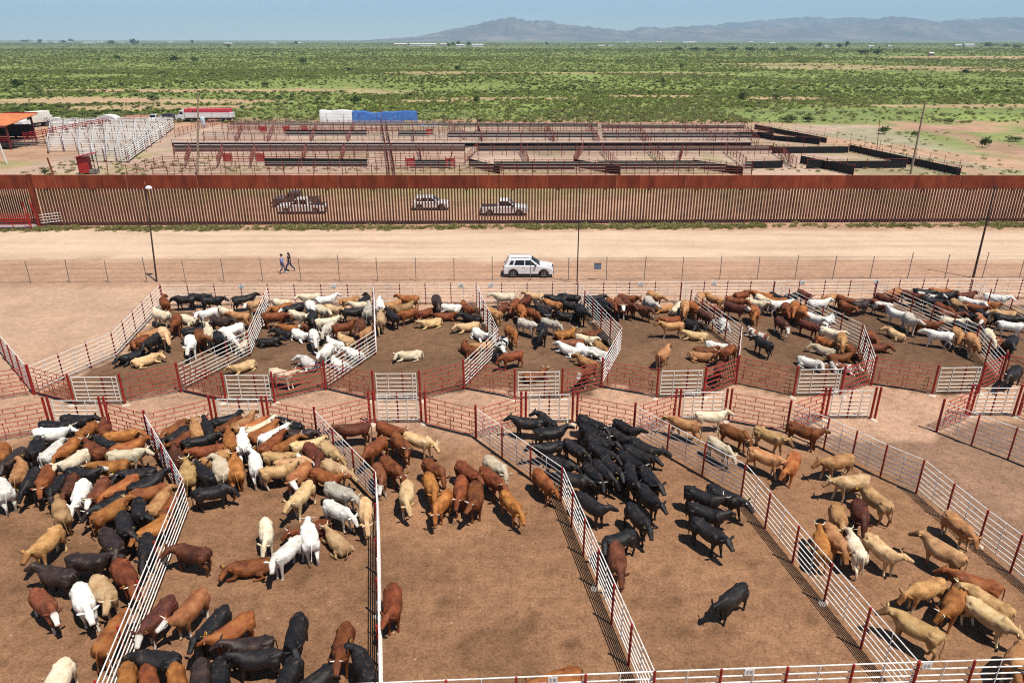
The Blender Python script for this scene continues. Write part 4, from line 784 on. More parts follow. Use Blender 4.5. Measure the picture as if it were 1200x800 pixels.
1|M|s|8.50|49.53|-1.42|1.05|maroon-brown cow standing, facing toward camera, fifth back-row pen
1|Rw|s|7.93|49.64|-1.42|1.05|red-brown white-faced cow standing, facing toward camera, fifth back-row pen
1|C|s|-13.61|48.44|-0.85|1.01|pale cream cow standing, facing toward camera and right, second back-row pen, farthest
0|K|s|6.79|49.90|-1.38|1.01|
0|D|s|-20.12|46.18|-0.41|1.02|
0|R|s|7.34|49.84|-1.38|0.99|
0|Y|s|-12.89|48.72|-0.62|0.99|
0|W|s|-9.71|49.54|1.77|1.06|
0|D|s|-5.59|50.21|-1.39|1.07|
0|R|l|-24.83|44.00|-1.78|1.00|
0|T|s|-8.82|49.88|-2.23|0.92|
0|M|s|1.02|50.68|-1.86|0.97|
0|T|g|12.58|49.11|-1.82|1.04|
0|R|l|-3.44|50.72|2.17|0.98|
0|R|l|24.34|44.68|-1.75|1.00|
0|O|g|13.30|49.13|-1.48|0.98|
0|W|l|-4.59|50.69|3.11|0.92|
0|C|s|-11.15|49.71|-2.93|0.95|
0|G|s|10.21|49.92|-1.52|1.08|
0|T|s|-19.28|47.34|2.90|1.00|
0|W|s|-14.63|49.04|-1.17|1.06|
0|K|s|3.37|51.12|2.99|0.95|
0|O|g|17.43|48.23|-1.73|1.00|
0|Kw|s|-15.87|48.78|-2.28|1.03|
0|R|s|14.61|49.25|2.54|0.92|
0|C|s|-0.63|51.47|3.07|0.98|
0|K|s|4.41|51.41|2.77|0.95|
0|K|s|6.25|51.27|0.10|0.92|
0|Y|s|1.71|51.62|2.92|0.97|
0|R|g|-23.20|46.15|-1.25|1.09|
0|O|s|-16.77|48.87|-2.25|1.00|
0|O|s|-7.86|51.07|3.08|0.98|
0|T|l|-24.86|45.35|-2.23|0.93|
0|W|s|21.31|47.17|-1.05|0.91|
0|Mw|s|16.29|49.13|-0.80|0.99|
0|C|l|12.29|50.33|1.12|0.99|
0|T|l|11.39|50.56|-2.88|0.92|
0|K|s|-11.03|50.78|1.32|0.98|
0|R|s|8.82|51.29|-0.34|0.93|
0|T|g|29.76|42.72|-1.93|1.07|
0|T|s|-12.25|50.72|-2.53|0.93|
0|W|s|28.24|43.87|2.77|0.98|
0|O|s|20.74|48.10|-2.10|1.04|
0|C|s|-20.53|48.26|2.49|0.94|
0|Y|l|26.26|45.44|1.87|0.92|
0|T|s|10.84|51.56|-1.22|0.98|
0|R|g|19.87|48.82|-1.88|1.00|
0|W|s|-21.83|48.04|-2.29|0.95|
0|T|s|14.12|50.98|-1.92|1.04|
0|W|s|-13.98|51.06|0.45|0.94|
0|T|g|29.56|43.95|-1.85|1.01|
0|O|g|20.53|48.95|-1.98|1.04|
0|C|s|-17.18|50.22|2.86|0.95|
0|W|l|22.64|48.08|0.54|0.94|
0|K|s|32.04|42.40|-2.31|1.06|
0|T|s|15.18|50.94|2.16|1.01|
0|R|s|16.77|50.61|-0.59|0.95|
0|C|s|18.14|50.19|-0.77|0.93|
0|C|l|-23.23|48.17|2.61|0.96|
0|Tw|s|-19.04|50.05|-2.33|0.95|
0|C|s|-24.86|47.49|2.66|1.08|
0|W|s|19.89|49.83|0.19|0.99|
0|C|g|31.39|43.57|-1.95|1.03|
0|C|s|-15.38|51.48|-2.94|0.95|
0|R|s|28.62|45.86|-0.57|0.94|
0|C|s|18.82|50.69|-1.30|1.00|
0|G|s|27.68|46.48|-1.86|1.07|
0|R|l|32.22|43.68|-1.97|1.02|
0|O|s|19.64|50.77|-0.73|0.94|
0|K|s|-20.11|50.86|0.45|1.03|
0|K|s|30.91|45.38|-0.65|0.98|
0|R|s|17.62|52.07|0.53|0.93|
0|W|s|22.77|50.11|0.07|0.97|
0|R|s|24.53|49.42|-1.33|0.95|
0|K|s|20.11|51.45|-1.26|0.93|
0|O|s|19.07|51.88|2.55|0.95|
0|W|s|27.53|48.00|2.17|0.93|
0|K|s|-22.45|50.68|0.07|0.98|
0|C|s|30.61|46.43|-0.56|0.94|
0|K|s|21.39|51.74|0.49|0.91|
0|D|s|25.81|49.90|0.40|0.95|
0|R|s|-25.79|50.13|2.16|1.04|
0|M|s|22.43|51.92|-1.27|0.95|
0|R|s|25.08|50.77|-1.11|0.94|
0|K|s|-24.67|50.98|-3.05|0.96|
0|K|s|-23.75|51.51|-0.12|0.95|
0|Q|s|27.23|49.82|2.29|0.95|
0|T|s|24.19|51.44|-2.60|0.92|
0|W|s|34.11|45.54|-0.49|0.96|
0|Ow|s|32.68|46.69|-1.84|0.98|
0|R|s|31.24|47.79|-0.69|0.94|
0|K|s|32.21|47.67|-1.53|0.94|
0|K|s|33.39|47.47|-1.62|0.96|
0|M|s|28.05|51.03|-1.39|0.97|
0|R|s|31.41|49.06|-1.40|0.95|
0|K|s|34.69|46.85|-0.57|0.97|
0|Tw|s|35.04|47.92|2.84|0.95|
0|K|s|31.49|50.43|-0.65|0.97|
0|R|s|33.75|49.13|-0.80|0.97|
0|B|s|32.85|49.79|-1.66|0.96|
0|O|s|29.42|52.39|-2.57|1.00|
0|M|s|30.59|51.98|-1.09|0.93|
0|B|s|36.64|47.99|-0.87|0.92|
0|P|s|31.72|51.57|-0.56|0.97|
0|W|s|34.09|50.22|-0.94|1.00|
0|O|s|35.06|49.84|-0.86|0.96|
0|K|s|31.92|52.64|-0.41|0.93|
0|K|s|33.32|51.94|0.24|0.94|
0|M|s|34.64|51.76|0.28|0.97|
0|O|s|33.22|52.75|-0.27|0.94|
0|W|s|36.61|51.23|-0.60|0.99|"""
slots = {}
herd_v, herd_f, herd_m, herd_z, herd_k = [], [], [], [], 0; herd_mats = []
LITE = {k: [lite(m, .3) for m in v] for k, v in POSE.items()}
for i, ln in enumerate(COWS.strip().split('\n')):
    one, c, p, x, y, a, s, label = ln.split('|'); x, y, a, s = float(x), float(y), float(a), float(s) * 1.04
    cr = random.Random(i * 7 + 3); k = cr.randrange(len(POSE[p])); g_ = cr.uniform(.90, 1.10)
    if one == '1':
        me, fr = POSE[p][k]
        if not me.materials: me.materials.append(COATS[c])
        o = inst('cow', me, None, (x, y, 0), a, (s, s * g_, s)); o.material_slots[0].link = 'OBJECT'; o.material_slots[0].material = COATS[c]
        tag(o, label, 'cow', 'cattle in the front pens' if y < 34 else 'cattle in the back row of pens')
        side = fr.to_3x3()
        if cr.random() < .6:
            q = inst('ear_tag', TAGS, o); sg = cr.choice((-1, 1)); q.matrix_local = fr @ Matrix.Translation((.20 * sg, -.012, .075)) @ Matrix.Rotation(.5 * sg, 4, 'Y') @ Matrix.Rotation(.9, 4, 'X')
        if cr.random() < (.55 if c[0] in 'WCYRO' else .25):
            for hm in HORN: q = inst('horn', hm, o); q.matrix_local = fr
    else:
        me = LITE[p][k]; n = len(me.vertices); co = np.zeros(n * 3, np.float32); me.vertices.foreach_get('co', co); co = co.reshape(-1, 3) * np.array([s, s * g_, s])
        ca, sa = math.cos(a), math.sin(a); co = np.c_[co[:, 0] * ca - co[:, 1] * sa + x, co[:, 0] * sa + co[:, 1] * ca + y, co[:, 2]]
        me.calc_loop_triangles(); tr = np.zeros(len(me.loop_triangles) * 3, np.int32); me.loop_triangles.foreach_get('vertices', tr)
        zc = np.zeros(n * 4, np.float32); me.color_attributes['zone'].data.foreach_get('color', zc)
        if c not in herd_mats: herd_mats.append(c)
        herd_v.append(co); herd_f.append(tr.reshape(-1, 3) + herd_k); herd_m += [herd_mats.index(c)] * (len(tr) // 3); herd_z.append(zc.reshape(-1, 4)[:, :3]); herd_k += n
me = mesh_np('cattle_herd', np.concatenate(herd_v), np.concatenate(herd_f))
for c in herd_mats: me.materials.append(COATS[c])
me.polygons.foreach_set('material_index', np.array(herd_m, np.int32)); me.polygons.foreach_set('use_smooth', [True] * len(me.polygons)); set_col(me, 'zone', np.concatenate(herd_z))
tag(inst('cattle_herd', me), 'mixed cattle packed along the far fence of the back-row pens', 'cattle', kind='stuff')

# ---------------------------------------------------------------- pen fences, panels and gates
DIV={'D1': [(-18.29, 31.45), (-14.0, 25.81), (-12.04, 15.35), (-11.9, 14.65)], 'D2': [(-9.89, 31.81), (-5.88, 26.3), (-5.42, 23.98), (-3.84, 15.32)], 'D3': [(-1.77, 31.99), (2.24, 26.6), (4.21, 15.74)], 'D4': [(6.36, 32.24), (10.29, 26.83), (12.19, 16.12)], 'D5': [(14.39, 32.54), (15.66, 31.04), (17.29, 28.52), (18.32, 27.21), (18.89, 23.53), (19.23, 21.99), (19.6, 19.76)], 'D6': [(22.31, 32.68), (23.24, 31.37), (24.28, 30.09), (25.64, 28.07)], 'BOT': [(-15.88, 14.71), (-3.96, 15.32), (4.2, 15.73), (12.17, 16.08), (17.27, 16.27)], 'L0': [(-27.64, 37.06), (-32.22, 41.72), (-39.89, 49.59)], 'U0': [(-27.58, 37.12), (-25.46, 42.25), (-26.73, 51.76)], 'V1': [(-19.19, 37.41), (-16.89, 42.44), (-18.46, 51.56)], 'V2': [(-10.84, 37.7), (-8.81, 42.66), (-10.55, 51.97)], 'V3': [(-2.77, 37.82), (-0.9, 42.73), (-2.73, 52.07)], 'V4': [(5.32, 38.06), (7.12, 43.1), (5.06, 52.28)], 'V5': [(13.35, 38.43), (14.97, 43.33), (13.01, 52.39)], 'V6': [(21.33, 38.31), (22.98, 43.55), (20.21, 52.6)], 'V7': [(29.3, 38.86), (30.54, 43.48), (28.19, 52.81)], 'V8': [(36.04, 46.19), (35.69, 53.02)], 'TOPF': [(-26.78, 51.87), (-10.58, 52.12), (-2.74, 52.26), (5.07, 52.45), (13.07, 52.66), (20.31, 52.87), (28.34, 53.13), (35.87, 53.32), (41.97, 53.5)]}
PANEL=[(-27.69, 31.02, -24.02, 32.73, 'b'), (-21.04, 32.68, -18.37, 31.54, 'b'), (-18.19, 31.47, -15.68, 33.04, 'b'), (-12.7, 32.82, -10.0, 31.9, 'b'), (-9.83, 31.9, -7.38, 33.3, 'b'), (-4.58, 33.35, -1.85, 32.04, 'b'), (-1.68, 32.04, 0.67, 33.5, 'b'), (3.35, 33.5, 6.31, 32.28, 'b'), (6.46, 32.31, 8.75, 33.69, 'b'), (11.56, 33.79, 14.35, 32.61, 'b'), (14.52, 32.64, 16.84, 33.99, 'b'), (22.42, 32.78, 24.73, 34.14, 'b'), (27.31, 34.29, 29.22, 33.01, 'b'), (-30.89, 35.44, -27.7, 37.0, 'b'), (-27.44, 36.97, -24.64, 35.77, 'b'), (-21.7, 36.01, -19.24, 37.28, 'b'), (-19.08, 37.26, -16.23, 36.1, 'b'), (-13.36, 36.17, -10.94, 37.58, 'r'), (-10.79, 37.58, -7.91, 36.21, 'b'), (-5.14, 36.32, -2.83, 37.63, 'b'), (-2.68, 37.63, 0.1, 36.5, 'b'), (2.91, 36.54, 5.16, 37.77, 'b'), (5.34, 37.87, 8.24, 36.7, 'b'), (10.98, 36.77, 13.22, 38.26, 'r'), (13.41, 38.38, 16.15, 36.84, 'b'), (18.92, 36.93, 21.17, 38.18, 'r'), (21.41, 38.26, 24.27, 37.16, 'b'), (27.12, 37.35, 29.12, 38.7, 'r'), (29.37, 38.77, 32.04, 36.88, 'r')]
GATE=[(-23.93, 32.98, -21.46, 32.98), (-15.41, 33.13, -13.1, 33.11), (-7.22, 33.62, -4.94, 33.67), (0.83, 33.64, 3.12, 33.67), (9.05, 33.93, 11.32, 33.96), (17.03, 34.12, 19.28, 34.13), (25.03, 34.44, 27.22, 34.44), (-24.49, 35.75, -21.83, 35.79), (-16.06, 36.01, -13.48, 36.0), (-7.73, 36.22, -5.29, 36.24), (0.24, 36.39, 2.76, 36.5), (8.35, 36.57, 10.87, 36.66), (16.25, 36.75, 18.8, 36.84), (24.34, 36.98, 26.86, 37.07)]

M_WHITE = paint('white_rail_paint', (226, 222, 214), .45, .06, 2., dirt=(196, 176, 156)); M_RED = paint('red_post_paint', (150, 32, 28), .5, .16, 3., dirt=(120, 48, 36)); M_REDRAIL = paint('faded_red_rail_paint', (164, 50, 40), .55, .16, 2., dirt=(142, 76, 58))
M_CONC = paint('pale_concrete', (196, 176, 154), .9, .1, 4., bump=.4); M_GREY = paint('grey_print', (150, 150, 150), .6, .05)
RAILS = (1.72, 1.43, 1.17, .93, .70, .48, .26)
POSTM = MB().tube([(0, 0, -.2), (0, 0, 1.78)], .042, 8).mesh('post', M_RED); BIGM = MB().tube([(0, 0, -.2), (0, 0, 1.88)], .062, 10).tube([(0, 0, 1.885), (0, 0, 1.90)], .07, 10).mesh('post', M_RED)
STAYM = MB().tube([(0, 0, .24), (0, 0, 1.74)], .016, 6).mesh('stay', M_WHITE); FLATM = None
def foot_mesh(seed):
    r = random.Random(seed); n = 11; rr = [r.uniform(.16, .27) for _ in range(n)]
    return MB().loft([[(rr[k] * f * math.cos(6.283 * k / n), rr[k] * f * .8 * math.sin(6.283 * k / n), z) for k in range(n)] for f, z in ((1.05, -.05), (1., .02), (.8, .055), (.35, .07))]).mesh('footing', M_CONC)
FEET = [foot_mesh(i) for i in range(3)]
def tube_between(p, q, r, n=6): return MB().tube([p, q], r, n)
UNIT = {}
def rail_inst(name, p, q, r, mat, parent, n=6):
    """a straight pipe as an instance of a unit tube"""
    key = (name, round(r, 4), mat.name, n)
    if key not in UNIT: UNIT[key] = MB().tube([(0, 0, 0), (1, 0, 0)], r, n).mesh(name, mat)
    p, q = Vector(p), Vector(q); d = q - p
    o = inst(name, UNIT[key], parent, p, rot=d.to_track_quat('X', 'Z').to_euler()); o.scale = (d.length, 1, 1); return o
def pen_fence(pts, label, first_big=False, step=2.0, rails=RAILS, rail_r=.022, group='white pipe fences between the pens', flip=False):
    o = Vector((pts[0][0], pts[0][1], 0)); root = empty('pipe_fence', o, 0, label, 'fence', group); L = [Vector((p[0], p[1], 0)) - o for p in pts]
    cum = [0.]
    for i in range(len(L) - 1): cum.append(cum[-1] + (L[i + 1] - L[i]).length)
    for z in rails:
        MB().tube([(p.x, p.y, z) for p in L], rail_r, 7).build('rail', M_WHITE, root)
    for i in range(len(L) - 1):
        seg = cum[i + 1] - cum[i]; n = max(1, round(seg / step)); d = (L[i + 1] - L[i]) / n; nrm = Vector((-d.y, d.x, 0)).normalized() * (-.066 if flip else .066)
        for k in range(n):
            p = L[i] + d * k; q = inst('post', BIGM if (first_big and i == 0 and k == 0) else POSTM, root, p + (nrm if not (i == 0 and k == 0 and first_big) else nrm * 0 - d.normalized() * .13)); 
            if (i + k) % 9 == 4: inst('footing', FEET[k % 3], root, p + nrm * 1.2, k * 1.3)
            inst('stay', STAYM, root, p + d * .5 + nrm * .62)
    inst('post', POSTM, root, L[-1] + Vector((.0, -.066, 0)))
    return root
PN = {'D1': 'white pipe fence with red posts dividing crowded front-left pen from second front pen', 'D2': 'white pipe fence with red posts dividing second front pen from red herd pen', 'D3': 'white pipe fence with red posts dividing red herd pen from black herd pen', 'D4': 'white pipe fence with red posts dividing black herd pen from tan herd pen',
 'D5': 'white pipe fence with red posts on right side of tan herd pen', 'D6': 'white pipe fence beside bare dirt passage at far right of front pens', 'BOT': 'white pipe fence with number plates along bottom edge of the photo',
 'L0': 'white pipe fence with red posts running off left side beside dirt yard', 'U0': 'white pipe fence with red posts closing left side of first back-row pen', 'V8': 'white pipe fence in back right corner behind eighth back-row pen', 'TOPF': 'long white pipe fence closing the far side of all back-row pens'}
for i, wd in enumerate(('first', 'second', 'third', 'fourth', 'fifth', 'sixth', 'seventh'), 1): PN['V%d' % i] = 'white bent pipe fence between %s and %s back-row pens' % (wd, ('second', 'third', 'fourth', 'fifth', 'sixth', 'seventh', 'eighth')[i - 1])
for k, pts in DIV.items():
    root = pen_fence(pts, PN[k], first_big=k not in ('BOT', 'TOPF', 'V8'), flip=k[0] in 'DB', rails=RAILS[:5] + (.36,) if k == 'TOPF' else RAILS)
    if k in ('BOT', 'TOPF'):
        plates = [(-12.2, 1), (1.2, 1), (7.05, 1), (12.45, 1)] if k == 'BOT' else [(-20.6, 0), (-13.6, 0), (-3.9, 0), (-1.6, 0), (9.9, 0), (15.6, 0), (22.5, 0), (28.3, 0)]
        for x, big_ in plates:
            j = max(q for q in range(len(pts) - 1) if pts[q][0] <= x); f = (x - pts[j][0]) / (pts[j + 1][0] - pts[j][0]); y = pts[j][1] + f * (pts[j + 1][1] - pts[j][1]); c = Vector((x - pts[0][0], y - pts[0][1] - .045, 1.60))
            pl = MB().box(c, (.28 if big_ else .40, .012, .25 if big_ else .27)).build('number_plate', M_WHITE, root)
            MB().box(c + Vector((-.055, -.009, .01)), (.05, .006, .12)).box(c + Vector((.05, -.009, .01)), (.07, .006, .12)).build('worn_print', M_GREY, pl)
GAPM = {}
def gap_stay(h, mat):
    key = (round(h, 3), mat.name)
    if key not in GAPM: GAPM[key] = MB().box((0, 0, h / 2), (.030, .030, h)).mesh('short_stay', mat)
    return GAPM[key]
ROW = lambda y: 'front side of cattle alley' if y < 34.6 else 'back side of cattle alley'
def ordn(i): return ('first', 'second', 'third', 'fourth', 'fifth', 'sixth', 'seventh', 'eighth', 'ninth', 'tenth', 'eleventh', 'twelfth', 'thirteenth', 'fourteenth', 'fifteenth', 'sixteenth', 'seventeenth')[i]
cnt = {}
for x0, y0, x1, y1, st_ in PANEL:
    p, q = Vector((x0, y0, 0)), Vector((x1, y1, 0)); row = 'f' if min(y0, y1) < 34.2 else 'b'; k = cnt.get(row, 0); cnt[row] = k + 1
    d = (q - p); Ln = d.length; u = d / Ln; root = empty('red_panel', p, math.atan2(d.y, d.x), 'red pipe panel of offset short stays, %s from left on %s of alley' % (ordn(k), 'near side' if row == 'f' else 'far side'), 'fence panel', 'red panels along the cattle alley')
    zs = (1.72, 1.46, 1.20, .95, .70, .45, .20) if st_ == 'b' else (1.70, 1.40, 1.10, .80, .50, .20); rr = .022 if st_ == 'b' else .03
    for z in zs: rail_inst('rail', (.06, 0, z), (Ln - .06, 0, z), rr, M_REDRAIL, root)
    if st_ == 'b':
        for g_i in range(len(zs) - 1):
            h = zs[g_i] - zs[g_i + 1]; n = int(Ln / .95)
            for j in range(n + 1):
                x = .30 + j * .95 + (.475 if g_i % 2 else 0)
                if x < Ln - .1: inst('short_stay', gap_stay(h - .02, M_REDRAIL), root, (x, 0, zs[g_i + 1] + .01))
        for x in (Ln * .08, Ln * .5, Ln * .92): rail_inst('upright', (x, .03, .18), (x, .03, .97), .018, M_REDRAIL, root)
    else:
        for x in (.1, Ln - .1): rail_inst('upright', (x, 0, .18), (x, 0, 1.72), .03, M_REDRAIL, root)
        rail_inst('brace', (.1, .04, 1.66), (Ln - .1, .04, .26), .02, M_REDRAIL, root)
cnt = {}
for x0, y0, x1, y1 in GATE:
    p, q = Vector((x0, y0, 0)), Vector((x1, y1, 0)); row = 'f' if y0 < 34.6 else 'b'; k = cnt.get(row, 0); cnt[row] = k + 1
    d = q - p; Ln = d.length; root = empty('pipe_gate', p, math.atan2(d.y, d.x), 'white pipe gate between red posts, %s from left on %s of alley' % (ordn(k), 'near side' if row == 'f' else 'far side'), 'gate', 'white gates along the cattle alley')
    for z in RAILS: rail_inst('rail', (.10, 0, z - .02), (Ln - .10, 0, z - .02), .024, M_WHITE, root)
    for x in (.10, Ln - .10): rail_inst('end_bar', (x, 0, .2), (x, 0, 1.74), .026, M_WHITE, root)
    for x in ((Ln * .27, Ln * .74) if row == 'f' else (Ln * .32, Ln * .88)): rail_inst('stay', (x, -.035, .2), (x, -.035, 1.72), .02, M_WHITE, root)
    inst('post', POSTM, root, (Ln * .5 if row == 'f' else Ln * .64, .085, 0))
    for x in ((-.10, -.34, Ln + .10, Ln + .34) if row == 'f' else (-.09, Ln + .09)):
        inst('post', BIGM, root, (x, 0, 0))
    for x in (-.2, Ln + .2): inst('footing', FEET[(k + (x > 0)) % 3], root, (x, -.15, 0), k)

# ---------------------------------------------------------------- border wall of steel bollards
def rust(name, a, b, c_, sc_):
    t = NT(name); v = t.coord(); oi = t.n('ShaderNodeObjectInfo'); cm = t.n('ShaderNodeCombineXYZ'); t.l(t.math('MULTIPLY', oi.outputs['Random'], 53.), cm.inputs[0]); sh = t.n('ShaderNodeVectorMath', operation='ADD'); t.l(v, sh.inputs[0]); t.l(cm.outputs[0], sh.inputs[1])
    mp = t.n('ShaderNodeMapping'); mp.inputs['Scale'].default_value = (1, 1, .35); t.l(sh.outputs[0], mp.inputs[0])
    n = t.noise(mp.outputs[0], sc_, 6, .62); c = t.ramp(n, [(.3, s2l(*a)), (.5, s2l(*b)), (.7, s2l(*c_))])
    hv = t.n('ShaderNodeHueSaturation'); t.l(c, hv.inputs['Color']); t.l(t.math('ADD', t.math('MULTIPLY', oi.outputs['Random'], .34), .83), hv.inputs['Value']); t.l(hv.outputs[0], t.b.inputs['Base Color'])
    t.b.inputs['Roughness'].default_value = .8; t.b.inputs['Specular IOR Level'].default_value = .2; t.bump(n, .3, .01); return t.m
M_PLATE = rust('rusty_plate', (88, 38, 25), (116, 52, 32), (138, 66, 42), .8); M_SLAT = rust('rusty_bollard', (70, 42, 34), (96, 58, 45), (118, 75, 58), 1.6); M_SEAM = paint('pale_weld_seam', (176, 120, 96), .8)
WA, WB = Vector((-51.6, 77.75, 0)), Vector((66, 79.85, 0)); wd = (WB - WA).normalized(); WANG = math.atan2(wd.y, wd.x); WL = (WB - WA).length
wall = empty('border_wall', WA, WANG, 'rusty steel border wall of tall bollards with solid top plates', 'wall')
def wtop(s): return 5.52 - .42 * s / WL
pit = .326; nsl = int(WL / pit); sm = MB().tube([(0, 0, -.1), (0, 0, 4.2)], .112, 4, True).mesh('slat', M_SLAT); ex_ = MB()
for i in range(nsl):
    s = .35 + i * pit
    if s > WL - .2: break
    if i < 300: inst('slat', sm, wall, (s, 0, 0), scale=(1, 1, (wtop(s) - 1.25) / 4.2))
    else: ex_.box((s, 0, 2.0), (.145, .145, 4.2))
tag(ex_.build('slat_run', M_SLAT, wall), kind='stuff')
pw = 2.52; k = 0; s = 0.
while s < WL - .1:
    e = min(pw, WL - s); t0, t1 = wtop(s), wtop(s + e); dz = rng.uniform(-.012, .012)
    MB().loft([[(s + .006, -.11, t0 - 1.42), (s + .006, -.085, t0 + dz), (s + .006, .10, t0 + dz), (s + .006, .10, t0 - 1.42)], [(s + e - .006, -.11, t1 - 1.42), (s + e - .006, -.085, t1 + dz), (s + e - .006, .10, t1 + dz), (s + e - .006, .10, t1 - 1.42)]]).build('plate', M_PLATE, wall)
    if k % 3 == 1: MB().box((s, -.116, t0 - .71 + dz), (.03, .012, 1.38)).build('weld_seam', M_SEAM, wall)
    if k % 2 == 0: MB().box((s + e * .5, -.02, t0 - 1.50), (.34, .30, .17)).build('bracket', M_SLAT, wall)
    s += e; k += 1
# gate bay at the left end
GA = WA + wd * -.25
gate = empty('wall_gate', GA, WANG, 'rusty bollard gate in a frame at left end of the border wall', 'gate')
MB().box((0, 0, 2.75), (.42, .42, 5.7)).build('gate_post', M_PLATE, gate)
for i in range(26): inst('slat', sm, gate, (-.45 - i * .25, .9, .35), scale=(.72, .72, .93))
for i in range(3): MB().box((-1.35 - 2.3 * i, .1, 4.78), (2.28, .12, 1.5)).build('plate', M_PLATE, gate)
MB().box((-3.6, .9, 4.1), (6.8, .10, .10)).build('lintel', M_CONC, gate); MB().box((-3.6, .9, .42), (6.8, .14, .2)).build('sill', M_PLATE, gate)
# red loading chute in front of that gate
ch = empty('loading_chute', (-55.0, 75.6, 0), .03, 'red pipe cattle chute standing in front of the wall gate', 'chute')
for y in (0, 1.5):
    for z in (.35, .65, .95, 1.25, 1.5): rail_inst('rail', (-6, y, z), (3.2, y, z), .035, M_RED, ch)
    for x in (-5, -3.4, -1.8, -.2, 1.5, 3.2): rail_inst('post', (x, y, -.1), (x, y, 1.6), .05, M_RED, ch)
MB().box((-1.4, .75, .22), (9.2, 1.3, .08)).build('floor', M_GREY, ch); rail_inst('upright', (3.4, .1, -.1), (3.0, .1, 3.1), .08, M_RED, ch); rail_inst('upright', (3.4, 1.4, -.1), (3.0, 1.4, 3.1), .08, M_RED, ch)
for z in (.4, .7, 1., 1.3): rail_inst('side_rail', (3.5, 1.6, z), (5.6, 2.0, z + .15), .03, M_WHITE, ch)
pst = empty('hitching_rail', (-53.4, 67.6, 0), 0, 'short red pipe rail at left photo edge beside the dirt road', 'rail'); rail_inst('post', (0, 0, -.1), (-.25, .2, 1.4), .06, M_RED, pst); rail_inst('rail', (-.25, .2, 1.38), (-4, .3, 1.38), .05, M_RED, pst); rail_inst('post', (-4, .3, -.1), (-4, .3, 1.4), .06, M_RED, pst)
# ---------------------------------------------------------------- chain link fence and light poles by the road
M_GALV = paint('galvanised_pipe', (120, 112, 104), .5, .15); M_WIRE = paint('wire', (120, 110, 100), .5, .1); M_POLE = paint('dark_brown_pole', (66, 48, 42), .7, .15); M_WOOD = paint('grey_wood_pole', (150, 132, 112), .9, .2, 6.)
cl = empty('chain_link_fence', (-60, 57.3, 0), 0, 'thin galvanised wire fence with pipe posts between pens and dirt road', 'fence')
def cly(x): return (x + 60) * .0165
xs_ = [-60 + 3.24 * i for i in range(38)]
for i, x in enumerate(xs_):
    lean = rng.uniform(-.05, .05); hgt = rng.choice((2.0, 2.05, 2.1, 2.3)) 
    if x < -25: hgt -= .1
    rail_inst('post', (x + 60, cly(x), -.1), (x + 60 + lean, cly(x) + .03, hgt), .032, M_GALV, cl)
for z in (1.95, 1.6, 1.2, .8, .4, .08): MB().tube([(x + 60, cly(x) - .036, z + rng.uniform(-.02, .02)) for x in xs_], .009 if z < 1.9 else .012, 4).build('wire', M_WIRE, cl)
sg = empty('fence_sign', (7.25, 57.3 + cly(7.25) - .06, 0), 0, 'small blue-grey metal sign hung on the wire fence', 'sign', None)
MB().box((0, 0, 1.22), (.62, .012, .52)).build('panel', paint('sign_blue_grey', (108, 118, 134), .5, .1), sg); MB().box((0, -.008, 1.50), (.66, .02, .05)).build('top_rim', M_POLE, sg)
def pole(name, base, top, r0, r1, mat, label, cat, head=None):
    b = Vector(base); t_ = Vector(top); o = empty(name, b, 0, label, cat); d = t_ - b
    MB().tube([d * -.01, d * .5, d], [r0, (r0 + r1) / 2, r1], 8).build('pole', mat, o); return o, d
M_LAMP = paint('lamp_head_white', (225, 225, 225), .35, .03)
o, d = pole('street_light', (-30.1, 57.95, 0), (-29.55, 58.1, 8.12), .075, .05, M_POLE, 'dark light pole with white dome lamp beside the wire fence', 'street light')
MB().tube([d, d + Vector((0, 0, .25))], .03, 6).build('photocell', paint('photocell_orange', (190, 110, 70), .6), o)
MB().tube([d + Vector((-.02, 0, -.28)), d + Vector((.28, -.25, -.2))], .03, 6).build('arm', M_POLE, o)
c0 = d + Vector((.42, -.35, -.22)); MB().loft([[(c0.x + rr * math.cos(a), c0.y + rr * math.sin(a), c0.z + z) for a in [6.283 * i / 14 for i in range(14)]] for rr, z in ((.04, .22), (.14, .20), (.24, .10), (.27, 0.), (.22, -.03))]).build('lamp_head', M_LAMP, o, smooth=True)
pole('tall_pole', (5.45, 57.3, 0), (5.42, 57.4, 8.3), .055, .04, M_POLE, 'thin dark pole beside white car rising across the wall', 'pole')
o, d = pole('street_light', (39.76, 59.1, 0), (39.7, 59.2, 7.6), .10, .06, M_POLE, 'tall dark pole crossing the right end of the border wall', 'street light')
MB().box(d + Vector((0, -.05, .12)), (.16, .16, .3)).build('cap', M_POLE, o)
# ---------------------------------------------------------------- vehicles
def carpaint(name, rgb): t = NT(name); t.b.inputs['Base Color'].default_value = s2l(*rgb); t.b.inputs['Roughness'].default_value = .28; t.b.inputs['Coat Weight'].default_value = .4; n_ = t.noise(t.coord(), 5, 5); t.l(t.mix(t.ramp(n_, [(.45, (0, 0, 0)), (.8, (.5, .5, .5))]), s2l(*rgb), s2l(190, 170, 150)), t.b.inputs['Base Color']); return t.m
M_CARW = carpaint('white_car_paint', (226, 226, 224)); M_CARS = carpaint('silver_car_paint', (190, 190, 188)); M_CARD = carpaint('dark_car_paint', (40, 40, 44))
M_GLASS = paint('dark_car_glass', (26, 32, 40), .08, .1); M_TYRE = paint('tyre_rubber', (32, 31, 31), .85, .1); M_RIM = paint('alloy_rim', (170, 172, 176), .3, .08, metal=.6); M_TRIM = paint('black_plastic_trim', (40, 40, 42), .6, .1); M_LIGHT = paint('headlight_glass', (220, 224, 228), .15, .04); M_TAIL = paint('tail_light_red', (160, 24, 22), .3, .05); M_BLUE = paint('faded_blue', (90, 120, 160), .6)
